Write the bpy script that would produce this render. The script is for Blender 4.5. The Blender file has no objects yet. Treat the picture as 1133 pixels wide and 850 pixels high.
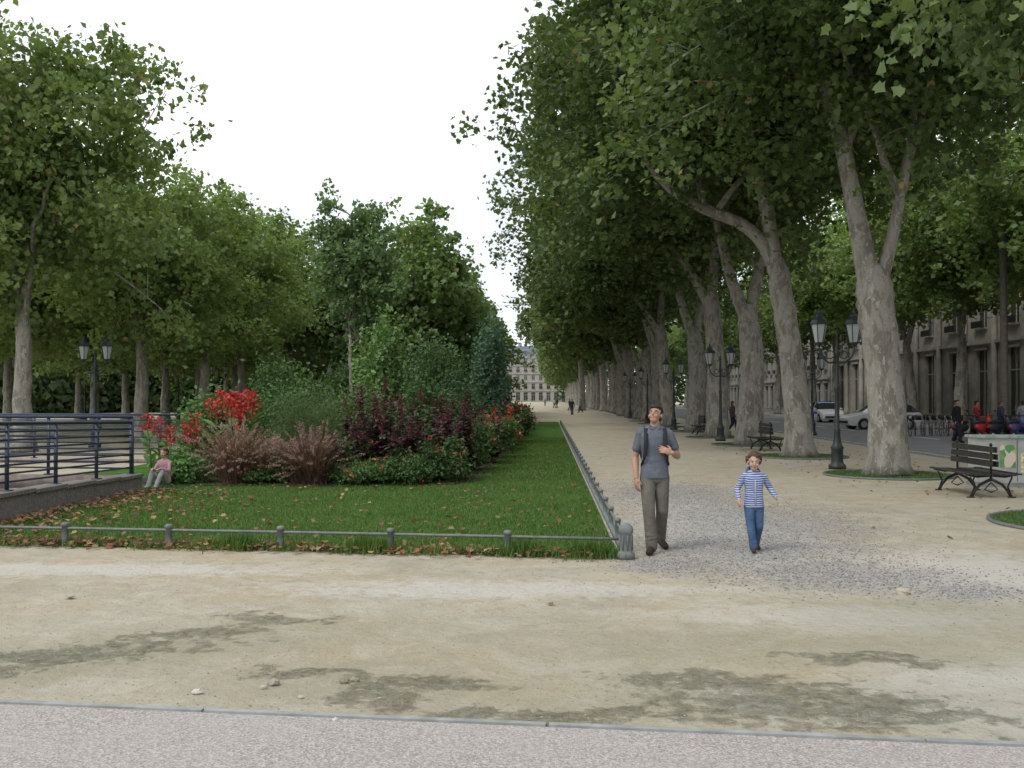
import bpy, math, random
import numpy as np
from mathutils import Vector, Matrix
from mathutils.bvhtree import BVHTree
random.seed(7)
sc = bpy.context.scene
sc.view_settings.view_transform = 'Standard'
sc.view_settings.look = 'None'
sc.view_settings.exposure = 0
sc.view_settings.gamma = 1

# ------------------------------------------------------------------ nodes
def node(nt, t, ins=None, **props):
    nd = nt.nodes.new(t)
    for k, v in props.items(): setattr(nd, k, v)
    for k, v in (ins or {}).items():
        if isinstance(v, bpy.types.NodeSocket): nt.links.new(v, nd.inputs[k])
        else: nd.inputs[k].default_value = v
    return nd
def c4(c): return (c[0], c[1], c[2], 1.0)
def noise(nt, vec, scale, detail=3, rough=.55, dist=0):
    return node(nt, 'ShaderNodeTexNoise', {'Vector': vec, 'Scale': scale, 'Detail': detail, 'Roughness': rough, 'Distortion': dist}).outputs['Fac']
def ramp(nt, f, lo, hi, a=0., b=1.):
    return node(nt, 'ShaderNodeMapRange', {'Value': f, 'From Min': lo, 'From Max': hi, 'To Min': a, 'To Max': b}, interpolation_type='SMOOTHSTEP').outputs[0]
def mixc(nt, f, a, b, mode='MIX'):
    nd = nt.nodes.new('ShaderNodeMix'); nd.data_type = 'RGBA'; nd.blend_type = mode
    for i, v in ((0, f), (6, a), (7, b)):
        if isinstance(v, bpy.types.NodeSocket): nt.links.new(v, nd.inputs[i])
        elif i == 0: nd.inputs[0].default_value = v
        else: nd.inputs[i].default_value = c4(v)
    return nd.outputs[2]
def mth(nt, op, a, b=0.):
    return node(nt, 'ShaderNodeMath', {0: a, 1: b}, operation=op).outputs[0]
def newmat(name):
    m = bpy.data.materials.new(name); m.use_nodes = True
    nt = m.node_tree; nt.nodes.clear()
    out = nt.nodes.new('ShaderNodeOutputMaterial')
    return m, nt, out
def bump(nt, h, strength=.3, dist=.01):
    return node(nt, 'ShaderNodeBump', {'Height': h, 'Strength': strength, 'Distance': dist}).outputs[0]
def simple(name, col, rough=.6, metal=0., var=.25, scale=6., bscale=40., bstr=.15, bdist=.01, spec=.4):
    m, nt, out = newmat(name)
    co = nt.nodes.new('ShaderNodeTexCoord').outputs['Object']
    n = noise(nt, co, scale, 5, .6)
    dark = tuple(x * (1 - var) for x in col); lite = tuple(min(1, x * (1 + var)) for x in col)
    c = mixc(nt, ramp(nt, n, .3, .7), dark, lite)
    p = node(nt, 'ShaderNodeBsdfPrincipled', {'Base Color': c, 'Roughness': rough, 'Metallic': metal, 'Specular IOR Level': spec})
    if bstr>0: nt.links.new(bump(nt, noise(nt, co, bscale, 4), bstr, bdist), p.inputs['Normal'])
    nt.links.new(p.outputs[0], out.inputs[0])
    return m
def leafmat(name, trans=.3, rough=.55, var=.25):
    m, nt, out = newmat(name)
    a = node(nt, 'ShaderNodeAttribute', attribute_name='Col').outputs['Color']
    oi = nt.nodes.new('ShaderNodeObjectInfo').outputs['Random']
    k = ramp(nt, oi, 0, 1, 1 - var, 1 + var)
    hs = node(nt, 'ShaderNodeHueSaturation', {'Value': k, 'Color': a, 'Hue': .5, 'Saturation': .93}).outputs[0]
    p = node(nt, 'ShaderNodeBsdfPrincipled', {'Base Color': hs, 'Roughness': rough, 'Specular IOR Level': .3})
    t = node(nt, 'ShaderNodeBsdfTranslucent', {'Color': mixc(nt, 1.0, hs, (1.25, 1.35, .7), 'MULTIPLY')})
    mx = node(nt, 'ShaderNodeMixShader', {0: trans, 1: p.outputs[0], 2: t.outputs[0]})
    nt.links.new(mx.outputs[0], out.inputs[0])
    return m

# ------------------------------------------------------------------ mesh builder
class MB:
    def __init__(s): s.v=[]; s.n=0; s.loops=[]; s.sizes=[]; s.mi=[]; s.sm=[]; s.col=[]
    def add(s, verts, faces, mi=0, col=(1,1,1), smooth=True):
        verts = np.asarray(verts, float).reshape(-1,3)
        nv = len(verts)
        if isinstance(faces, np.ndarray):
            s.loops.append((faces + s.n).ravel()); s.sizes.append(np.full(len(faces), faces.shape[1])); nf=len(faces)
        else:
            s.loops.append(np.array([i for f in faces for i in f], int) + s.n); s.sizes.append(np.array([len(f) for f in faces])); nf=len(faces)
        s.mi.append(np.full(nf, mi)); s.sm.append(np.full(nf, smooth))
        col = np.asarray(col, float)
        if col.ndim == 1: col = np.tile(col, (nv,1))
        s.col.append(col); s.v.append(verts); s.n += nv
        return s
    def a(s, vf, mi=0, col=(1,1,1), smooth=True): return s.add(vf[0], vf[1], mi, col, smooth)
    def mesh(s, name, mats):
        me = bpy.data.meshes.new(name)
        V=np.concatenate(s.v); L=np.concatenate(s.loops); S=np.concatenate(s.sizes)
        me.vertices.add(len(V)); me.vertices.foreach_set('co', V.astype(np.float32).ravel())
        me.loops.add(len(L)); me.loops.foreach_set('vertex_index', L.astype(np.int32))
        me.polygons.add(len(S)); st=np.concatenate([[0],np.cumsum(S)[:-1]])
        me.polygons.foreach_set('loop_start', st.astype(np.int32))
        me.polygons.foreach_set('material_index', np.concatenate(s.mi).astype(np.int32))
        me.polygons.foreach_set('use_smooth', np.concatenate(s.sm))
        me.update(calc_edges=True)
        ca = me.color_attributes.new('Col','FLOAT_COLOR','POINT')
        C=np.concatenate(s.col); C=np.hstack([C,np.ones((len(C),1))])
        ca.data.foreach_set('color', C.astype(np.float32).ravel())
        for m in mats: me.materials.append(m)
        return me
    def obj(s, name, mats, loc=(0,0,0), rz=0, sc_=1):
        return inst(name, s.mesh(name, mats), loc, rz, sc_)
def inst(name, me, loc=(0,0,0), rz=0, s=1):
    o = bpy.data.objects.new(name, me); bpy.context.collection.objects.link(o)
    o.location = loc; o.rotation_euler = (0,0,rz); o.scale = (s,s,s) if not hasattr(s,'__len__') else s
    return o

def box(c, size, rz=0):
    x,y,z = [k/2 for k in size]
    v=np.array([[i*x,j*y,k*z] for i in (-1,1) for j in (-1,1) for k in (-1,1)], float)
    if rz:
        ca,sa=math.cos(rz),math.sin(rz); v=np.stack([v[:,0]*ca-v[:,1]*sa, v[:,0]*sa+v[:,1]*ca, v[:,2]],1)
    f=np.array([[0,1,3,2],[4,6,7,5],[0,4,5,1],[2,3,7,6],[0,2,6,4],[1,5,7,3]])
    return v+np.array(c), f
def bx(x0,x1,y0,y1,z0,z1): return box(((x0+x1)/2,(y0+y1)/2,(z0+z1)/2),(abs(x1-x0),abs(y1-y0),abs(z1-z0)))
def tube(pts, rads, seg=8, squash=None):
    pts=np.asarray(pts,float); n=len(pts)
    if not hasattr(rads,'__len__'): rads=[rads]*n
    tan=np.gradient(pts,axis=0); tan/=np.linalg.norm(tan,axis=1)[:,None]+1e-9
    ref=np.array([1.,0,0]) if abs(tan[0][0])<.8 else np.array([0,1.,0])
    V=[]; ang=np.arange(seg)*2*math.pi/seg
    u=ref
    for i in range(n):
        u=u-tan[i]*np.dot(u,tan[i]); u/=np.linalg.norm(u)+1e-9; w=np.cross(tan[i],u)
        V.append(pts[i]+rads[i]*(np.cos(ang)[:,None]*u+np.sin(ang)[:,None]*w))
    F=[]
    for i in range(n-1):
        for j in range(seg):
            k=(j+1)%seg; F.append([i*seg+j,i*seg+k,(i+1)*seg+k,(i+1)*seg+j])
    F.append(list(range(seg))[::-1]); F.append([(n-1)*seg+j for j in range(seg)])
    return np.concatenate(V), F
def lathe(prof, seg=16, c=(0,0,0)):
    V=[];F=[];ang=np.arange(seg)*2*math.pi/seg
    for r,z in prof: V.append(np.stack([np.cos(ang)*r,np.sin(ang)*r,np.full(seg,z)],1))
    n=len(prof)
    for i in range(n-1):
        for j in range(seg):
            k=(j+1)%seg; F.append([i*seg+j,i*seg+k,(i+1)*seg+k,(i+1)*seg+j])
    F.append(list(range(seg))[::-1]); F.append([(n-1)*seg+j for j in range(seg)])
    return np.concatenate(V)+np.array(c), F
def torus(c, R, r, axis='y', seg=20, s2=6):
    V=[];F=[]
    for i in range(seg):
        a=2*math.pi*i/seg
        for j in range(s2):
            b=2*math.pi*j/s2; q=R+r*math.cos(b); h=r*math.sin(b)
            p=(q*math.cos(a),h,q*math.sin(a)) if axis=='y' else (q*math.cos(a),q*math.sin(a),h)
            V.append(p); F.append([i*s2+j,((i+1)%seg)*s2+j,((i+1)%seg)*s2+(j+1)%s2,i*s2+(j+1)%s2])
    return np.array(V)+np.array(c),F
def ellipsoid(c, r, M=None, nu=14, nv=9):
    V=[[0,0,1.]];F=[]
    for i in range(1,nv):
        t=math.pi*i/nv
        for j in range(nu):
            p=2*math.pi*j/nu; V.append([math.sin(t)*math.cos(p),math.sin(t)*math.sin(p),math.cos(t)])
    V.append([0,0,-1.]); L=len(V)-1
    for j in range(nu): F.append([0,1+j,1+(j+1)%nu]); F.append([L,L-nu+(j+1)%nu,L-nu+j])
    for i in range(nv-2):
        for j in range(nu):
            k=(j+1)%nu;b=1+i*nu;F.append([b+j,b+nu+j,b+nu+k,b+k])
    V=np.array(V)*np.array(r)
    if M is not None: V=V@np.array(M).T
    return V+np.array(c),F
def frames(P,size,rng,up):
    N=len(P); nrm=rng.normal(size=(N,3)); nrm[:,2]+=up; nrm/=np.linalg.norm(nrm,axis=1)[:,None]
    t=rng.normal(size=(N,3)); t-=nrm*(t*nrm).sum(1)[:,None]; t/=np.linalg.norm(t,axis=1)[:,None]
    b=np.cross(nrm,t); L=(size*rng.uniform(.6,1.3,N))[:,None]
    return nrm,t,b,L
def cards(P, size, rng, up=.5, aspect=.8, fold=.12):
    N=len(P); nrm,t,b,L=frames(P,size,rng,up); W=L*aspect
    V=np.stack([P-t*L*.5, P+b*W*.5-t*L*.08+nrm*L*fold, P+t*L*.5, P-b*W*.5-t*L*.08+nrm*L*fold],1).reshape(-1,3)
    return V,np.arange(4*N).reshape(N,4)
MAPLE=[(0,-.5,0),(.36,-.34,.1),(.30,-.10,.05),(.50,.10,.14),(.26,.20,.03),(0,.55,-.06),(-.26,.20,.03),(-.50,.10,.14),(-.30,-.10,.05),(-.36,-.34,.1)]
def maple(P,size,rng,up=.5):
    N=len(P); nrm,t,b,L=frames(P,size,rng,up)
    V=np.stack([P+b*L*x+t*L*y+nrm*L*z for x,y,z in MAPLE],1).reshape(-1,3)
    return V,np.arange(10*N).reshape(N,10)
def ribbons(base, d, length, droop, width, rng, K=4):
    N=len(base); d=d/np.linalg.norm(d,axis=1)[:,None]
    side=np.cross(d,np.array([0,0,1.]))+1e-4; side/=np.linalg.norm(side,axis=1)[:,None]
    V=[]
    for k in range(K+1):
        t=k/K; p=base+d*(length*t)[:,None]; p[:,2]-=droop*t*t
        w=width*(1-t**2.2)+.001
        V+= [p-side*w/2, p+side*w/2]
    V=np.stack(V,1)
    nv=2*(K+1); F=[]
    for k in range(K): F.append(np.stack([np.arange(N)*nv+i for i in (2*k,2*k+1,2*k+3,2*k+2)],1))
    return V.reshape(-1,3), np.concatenate(F)

# ------------------------------------------------------------------ world / light / camera
w = bpy.data.worlds.new("World"); sc.world = w; w.use_nodes = True
nt = w.node_tree; nt.nodes.clear()
EL, AZ = math.radians(52), math.radians(215)
sky = node(nt,'ShaderNodeTexSky', sky_type='NISHITA', sun_disc=False, sun_elevation=EL, sun_rotation=AZ, air_density=1.0, dust_density=3.0)
tc = nt.nodes.new('ShaderNodeTexCoord').outputs['Generated']
cl = noise(nt, tc, 2.2, 5, .5)
cloud = mixc(nt, ramp(nt, cl, .3, .7), (6.3,6.75,7.3), (10.6,10.7,10.8))
colr = mixc(nt, .93, sky.outputs[0], cloud)
bg = node(nt,'ShaderNodeBackground', {'Color': colr, 'Strength': .15})
wo = nt.nodes.new('ShaderNodeOutputWorld'); nt.links.new(bg.outputs[0], wo.inputs[0])
sl = bpy.data.lights.new('sun','SUN'); sl.energy=1.45; sl.angle=math.radians(20); sl.color=(1,.965,.91)
so = bpy.data.objects.new('sun', sl); bpy.context.collection.objects.link(so)
sd = Vector((-.45,-.42,.79)); so.rotation_euler = sd.to_track_quat('Z','Y').to_euler()
cam = bpy.data.cameras.new('camera'); co_ = bpy.data.objects.new('camera', cam); bpy.context.collection.objects.link(co_)
cam.lens=35; cam.sensor_width=36; cam.clip_end=3000; cam.clip_start=.05
co_.location=(0,0,1.83); co_.rotation_euler=(math.radians(90.78),0,math.radians(2.03)); sc.camera=co_

# ------------------------------------------------------------------ ground material
def ell_l(nt, co, ells):
    res=None
    for (cx,cy,rx,ry,rot) in ells:
        mp=node(nt,'ShaderNodeMapping',{'Vector':co,'Location':(cx,cy,0),'Rotation':(0,0,rot),'Scale':(rx,ry,1)},vector_type='TEXTURE').outputs[0]
        l=node(nt,'ShaderNodeVectorMath',{0:mp},operation='LENGTH').outputs['Value']
        res = l if res is None else mth(nt,'MINIMUM',res,l)
    return res
def ell_mask(nt, co, nz, ells, lo=.75, hi=1.05, amp=1.2):
    res=ell_l(nt,co,ells)
    res = mth(nt,'ADD',res, mth(nt,'MULTIPLY',mth(nt,'SUBTRACT',nz,.5),amp))
    return ramp(nt,res,hi,lo)
GRAVEL=[(3.0,10.4,1.4,1.0,-.3),(2.4,12.3,1.6,1.6,0),(3.0,15,2.0,3.0,0),(1.3,11.0,.7,.6,0),(3.9,9.5,.6,.45,0),(2.4,19,1.6,3.0,0)]
def ground_mat():
    m, nt, out = newmat('sandy_ground')
    co=nt.nodes.new('ShaderNodeTexCoord').outputs['Object']
    wn=node(nt,'ShaderNodeTexNoise',{'Vector':co,'Scale':1.6,'Detail':4.,'Roughness':.65}).outputs['Color']
    off=node(nt,'ShaderNodeVectorMath',{0:node(nt,'ShaderNodeVectorMath',{0:wn,1:(.5,.5,.5)},operation='SUBTRACT').outputs[0],'Scale':1.2},operation='SCALE').outputs[0]
    cw=node(nt,'ShaderNodeVectorMath',{0:co,1:off},operation='ADD').outputs[0]
    sx=node(nt,'ShaderNodeMapping',{'Vector':cw,'Scale':(1,1,0)}).outputs[0]
    n1=noise(nt,co,.45,6,.6); n2=noise(nt,co,2.3,6,.65,.4); n3=noise(nt,co,14,5,.7); n4=noise(nt,co,90,3,.7); n5=noise(nt,co,.9,6,.7,.8); n6=noise(nt,co,6,7,.72,.3)
    base=mixc(nt,ramp(nt,n1,.40,.60),(.435,.37,.26),(.43,.395,.31))
    base=mixc(nt,ramp(nt,n2,.45,.66,0,.75),base,(.50,.46,.38))
    base=mixc(nt,ramp(nt,n5,.50,.64,0,.6),base,(.34,.315,.235))
    base=mixc(nt,ramp(nt,n6,.52,.70,0,.5),base,(.30,.265,.195))
    base=mixc(nt,ramp(nt,n3,.55,.75,0,.4),base,(.25,.215,.155))
    pale=ell_mask(nt,sx,n6,[(2.4,5.9,.9,.5,0),(3.2,6.6,1.4,.6,.2),(1.25,5.95,.25,.35,0),(-5,10.5,3.0,.45,0),(2.6,8.4,1.9,.55,0),(4.4,10.5,1.6,1.8,0),(-.5,9.5,2.5,.5,0),(2.5,14,1.2,4,0)],.3,1.3,2.6)
    base=mixc(nt,mth(nt,'MULTIPLY',pale,.85),base,(.54,.515,.465))
    gr=ell_mask(nt,sx,n6,[(1.8,7.4,2.4,.7,0),(3.6,8.3,1.6,1.1,0),(-2.6,7.3,1.9,.55,.35),(-1.0,6.4,1.4,.6,0),(.4,5.9,1.4,.4,0),(1.9,6.0,1.5,.6,0),(-3.6,6.8,1.4,.6,.2),(4.5,7.3,1.3,1.3,0)],.1,1.7,2.2)
    base=mixc(nt,mth(nt,'MULTIPLY',gr,.5),base,(.28,.275,.19))
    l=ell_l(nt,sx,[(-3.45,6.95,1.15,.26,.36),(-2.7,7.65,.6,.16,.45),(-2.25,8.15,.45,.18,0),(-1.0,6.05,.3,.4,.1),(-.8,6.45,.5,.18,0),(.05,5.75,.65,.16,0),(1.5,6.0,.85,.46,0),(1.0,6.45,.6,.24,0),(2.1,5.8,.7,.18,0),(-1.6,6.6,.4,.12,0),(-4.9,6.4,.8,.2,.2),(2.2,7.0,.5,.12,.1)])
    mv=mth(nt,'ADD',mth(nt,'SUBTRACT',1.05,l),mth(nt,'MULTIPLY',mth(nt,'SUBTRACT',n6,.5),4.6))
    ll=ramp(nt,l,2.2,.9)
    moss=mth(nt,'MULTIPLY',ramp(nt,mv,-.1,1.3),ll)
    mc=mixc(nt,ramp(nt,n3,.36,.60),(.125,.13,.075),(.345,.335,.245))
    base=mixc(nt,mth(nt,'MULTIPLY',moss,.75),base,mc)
    gv=ell_mask(nt,sx,n2,GRAVEL,.35,1.25,1.9)
    vor=node(nt,'ShaderNodeTexVoronoi',{'Vector':co,'Scale':30.,'Randomness':1.})
    gcol=mixc(nt,node(nt,'ShaderNodeSeparateColor',{0:vor.outputs['Color']}).outputs[0],(.17,.165,.165),(.42,.41,.40))
    base=mixc(nt,mth(nt,'MULTIPLY',gv,.62),base,gcol)
    vs=node(nt,'ShaderNodeTexVoronoi',{'Vector':co,'Scale':75.,'Randomness':1.})
    grit=mth(nt,'MULTIPLY',ramp(nt,vs.outputs['Distance'],.32,.12),ramp(nt,n3,.42,.62,.1,.8))
    gc=mixc(nt,node(nt,'ShaderNodeSeparateColor',{0:vs.outputs['Color']}).outputs[0],(.15,.13,.10),(.62,.58,.5))
    base=mixc(nt,mth(nt,'MULTIPLY',grit,.85),base,gc)
    h=mth(nt,'ADD',mth(nt,'MULTIPLY',n3,.6),mth(nt,'MULTIPLY',n4,.35))
    h=mth(nt,'ADD',h,mth(nt,'MULTIPLY',n2,2.2)); h=mth(nt,'ADD',h,mth(nt,'MULTIPLY',n6,1.4))
    h=mth(nt,'ADD',h,mth(nt,'MULTIPLY',moss,1.2))
    h=mth(nt,'ADD',h,mth(nt,'MULTIPLY',grit,.25))
    p=node(nt,'ShaderNodeBsdfPrincipled',{'Base Color':base,'Roughness':.95,'Specular IOR Level':.15,'Normal':bump(nt,h,1.0,.026)})
    nt.links.new(p.outputs[0],out.inputs[0]); return m
def sheet(name,pts,z,mat,th=None):
    mb=MB(); mb.add([(x,y,z) for x,y in pts],[list(range(len(pts)))],0,smooth=False)
    return mb.obj(name,[mat])
sheet('ground',[(-900,-300),(900,-300),(900,1500),(-900,1500)],0,ground_mat())

def paving_mat():
    m,nt,out=newmat('aggregate_paving'); co=nt.nodes.new('ShaderNodeTexCoord').outputs['Object']
    v=node(nt,'ShaderNodeTexVoronoi',{'Vector':co,'Scale':95.})
    r=node(nt,'ShaderNodeSeparateColor',{0:v.outputs['Color']})
    c=mixc(nt,r.outputs[0],(.21,.18,.165),(.54,.50,.47))
    c=mixc(nt,ramp(nt,r.outputs[1],.72,.9,0,.8),c,(.11,.10,.10))
    c=mixc(nt,ramp(nt,v.outputs['Distance'],.3,.6,0,.6),c,(.29,.27,.255))
    n=noise(nt,co,1.2,5); c=mixc(nt,ramp(nt,n,.35,.7,0,.35),c,(.36,.34,.30))
    p=node(nt,'ShaderNodeBsdfPrincipled',{'Base Color':c,'Roughness':.85,'Normal':bump(nt,v.outputs['Distance'],.5,.004)})
    nt.links.new(p.outputs[0],out.inputs[0]); return m
sl_=-.092
def yl(x,off=0): return 5.55+sl_*x+off
sheet('paved_path',[(-30,-6),(30,-6),(30,yl(30)),(-30,yl(-30))],.004,paving_mat())
conc=simple('edge_concrete',(.27,.28,.28),.85,var=.2)
mb=MB(); ang=math.atan(sl_)
for i in range(30): 
    cx=-30+i*2+1; mb.a(box((cx,yl(cx)+.025,.005),(1.99,.045,.022),ang),0,smooth=False)
mb.obj('path_edging',[conc])

# ------------------------------------------------------------------ lawn
def lawn_mat():
    m,nt,out=newmat('lawn_soil'); co=nt.nodes.new('ShaderNodeTexCoord').outputs['Object']
    n=noise(nt,co,1.2,5); n2=noise(nt,co,60,3)
    c=mixc(nt,ramp(nt,n,.35,.65),(.045,.12,.018),(.085,.17,.03)); c=mixc(nt,ramp(nt,n2,.4,.7,0,.6),c,(.03,.07,.014))
    p=node(nt,'ShaderNodeBsdfPrincipled',{'Base Color':c,'Roughness':.9,'Specular IOR Level':.1,'Normal':bump(nt,n2,.8,.03)})
    nt.links.new(p.outputs[0],out.inputs[0]); return m
LM=lawn_mat()
def fy(x): return 11.45-.105*(x-.89)
sheet('lawn',[(-7.9,fy(-7.9)),(.82,fy(.82)),(.82,75),(-11,75),(-11,20),(-7.9,19.3)],.012,LM)
GM=leafmat('grass_blades',.25,.6,.0)
rng=np.random.default_rng(3)
def grass(mb,xs,ys,h,wd,z0=.01):
    N=len(xs); base=np.stack([xs,ys,np.full(N,z0)],1); d=rng.normal(size=(N,3))*.35; d[:,2]=1
    V,F=ribbons(base,d,h*rng.uniform(.5,1.3,N),h*.2,wd,rng,1)
    patch=.5+.5*np.sin(xs*1.7+np.sin(ys*1.3)*2)*np.cos(ys*.9+xs*.5)
    c=np.array([.055,.14,.018])+(np.array([.12,.21,.035])-np.array([.06,.16,.02]))*(rng.uniform(0,.7,N)+.3*patch)[:,None]
    yel=rng.random(N)<.05; c[yel]=[.25,.22,.09]
    mb.add(V,F,0,np.repeat(c,4,axis=0),False)
mb=MB()
N=150000; xs=rng.uniform(-7.9,.8,N); ys=11.4+(rng.random(N)**1.35)*12; k=ys>fy(xs)+.05; grass(mb,xs[k],ys[k],.055,.011)
N=30000; xs=rng.uniform(-1.6,.8,N); ys=rng.uniform(22,45,N); grass(mb,xs,ys,.07,.02)
N=7000; xs=rng.uniform(-7.9,.95,N); ys=fy(xs)+rng.normal(0,.09,N)*(1+.8*np.sin(xs*5)*np.sin(xs*2.3+1))-.02; grass(mb,xs,ys,.12,.014)
for cx,w_ in ((.5,.14),(-.3,.1),(-2.1,.15),(-3.7,.1)):
    N=700; xs=rng.normal(cx,w_,N); ys=fy(xs)-.02+rng.normal(0,.08,N); grass(mb,xs,ys,.22,.02)
mb.obj('lawn_grass',[GM])

# ------------------------------------------------------------------ low fence
fm=simple('grey_painted_metal',(.14,.155,.155),.6,var=.2,scale=15)
mb=MB()
def post(x,y,h=.29,r=.04): mb.a(lathe([(r*1.1,0),(r*1.1,.03),(r,.035),(r,h-.05),(r*1.25,h-.045),(r*1.25,h-.02),(r*.9,h-.004),(r*.3,h)],12,(x,y,0)))
pts=[(-7.3,12.26)]+[(-5.96,12.13),(-4.61,12.0),(-3.2,11.87),(-1.85,11.73),(-.46,11.58)]
for x,y in pts: post(x,y)
P=[(-7.9,12.3,.215)]+[(x,y,.215) for x,y in pts]+[(.89,11.42,.215)]
mb.a(tube(P,.017,8))
for i in range(42): post(.9,12.8+i*1.35,.29,.035)
mb.a(tube([(.9,11.4,.215),(.9,69,.215)],.017,8))
mb.a(bx(.86,.94,11.5,69,0,.05))
mb.obj('low_lawn_fence',[fm])
mb=MB(); mb.a(lathe([(.105,0),(.105,.06),(.085,.08),(.075,.10),(.07,.28),(.085,.30),(.085,.34),(.06,.385),(.02,.405)],14,(.89,11.36,0)))
for i in range(9): 
    a=i*2*math.pi/9; mb.a(box((.89+.075*math.cos(a),11.36+.075*math.sin(a),.19),(.014,.014,.17),a))
mb.obj('fence_bollard',[simple('bollard_stone',(.15,.17,.165),.8)])

# ------------------------------------------------------------------ ramp wall and railing
granite=simple('granite_wall',(.20,.18,.17),.85,var=.3,scale=25,bscale=120)
mb=MB()
for i in range(9):
    y0=10.0+i*1.03+.004; y1=10.0+(i+1)*1.03-.004
    z=.52-.2*(i/9)
    mb.a(bx(-8.25,-7.93,y0,y1,-.1,z-.06),0,smooth=False); mb.a(bx(-8.28,-7.90,y0,y1,z-.058,z),0,smooth=False)
mb.obj('low_stone_wall',[granite])
rm=simple('blue_grey_railing',(.04,.055,.085),.45,metal=.3,var=.2,spec=.5)
def railing(name,p0,p1,z0,z1,npost,h=1.0,bars=6):
    mb=MB(); p0=np.array(p0);p1=np.array(p1)
    for i in range(npost):
        t=i/(npost-1); p=p0+(p1-p0)*t; z=z0+(z1-z0)*t
        mb.a(box((p[0],p[1],z+h/2),(.06,.02,h))); mb.a(box((p[0],p[1],z+.012),(.14,.12,.02)))
    for b in range(bars):
        hh=.14+(h-.14)*b/(bars-1); r=.032 if b==bars-1 else .017
        mb.a(tube([(p0[0],p0[1],z0+hh),((p0[0]+p1[0])/2,(p0[1]+p1[1])/2,(z0+z1)/2+hh),(p1[0],p1[1],z1+hh)],r,8))
    return mb.obj(name,[rm])
railing('metal_railing',(-8.09,10.2),(-8.09,19.1),.52,.33,7,1.02,8)
railing('metal_railing',(-8.15,19.3),(-24,20.8),.3,.3,10,1.15,9)
railing('metal_railing',(-9.0,27.5),(-26,29.0),.1,.1,10,1.25,8)
railing('metal_railing',(-13.5,12),(-13.5,19.4),.3,.3,6,1.0,7)
mb=MB(); mb.a(bx(-13.3,-8.3,9,19.2,.02,.05)); mb.a(bx(-24,-8.3,19.22,19.5,0,.3)); mb.a(bx(-26,-9,27.4,27.6,0,.1))
mb.obj('parking_ramp',[simple('ramp_stone',(.27,.22,.20),.85)])

# ------------------------------------------------------------------ trees
def bark_mat():
    m,nt,out=newmat('plane_bark'); co=nt.nodes.new('ShaderNodeTexCoord').outputs['Object']
    mp=node(nt,'ShaderNodeMapping',{'Vector':co,'Scale':(1,1,.45)}).outputs[0]
    n=noise(nt,mp,3.5,5,.6,.6); n2=noise(nt,mp,9,5,.7,.5); n3=noise(nt,co,30,4)
    c=mixc(nt,ramp(nt,n,.42,.55),(.19,.175,.15),(.32,.305,.265))
    c=mixc(nt,ramp(nt,n2,.56,.60),c,(.40,.39,.33)); c=mixc(nt,ramp(nt,n2,.38,.34),c,(.17,.17,.12))
    c=mixc(nt,ramp(nt,n3,.4,.7,0,.4),c,(.2,.18,.16))
    h=mth(nt,'ADD',n2,mth(nt,'MULTIPLY',n3,.4))
    p=node(nt,'ShaderNodeBsdfPrincipled',{'Base Color':c,'Roughness':.9,'Specular IOR Level':.2,'Normal':bump(nt,h,.7,.05)})
    nt.links.new(p.outputs[0],out.inputs[0]); return m
BM=bark_mat(); LF=leafmat('plane_leaves',.36,.5,.14)
def bez(a,b,c,n=7):
    t=np.linspace(0,1,n)[:,None]; return a*(1-t)**2+2*b*t*(1-t)+c*t*t
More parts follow.
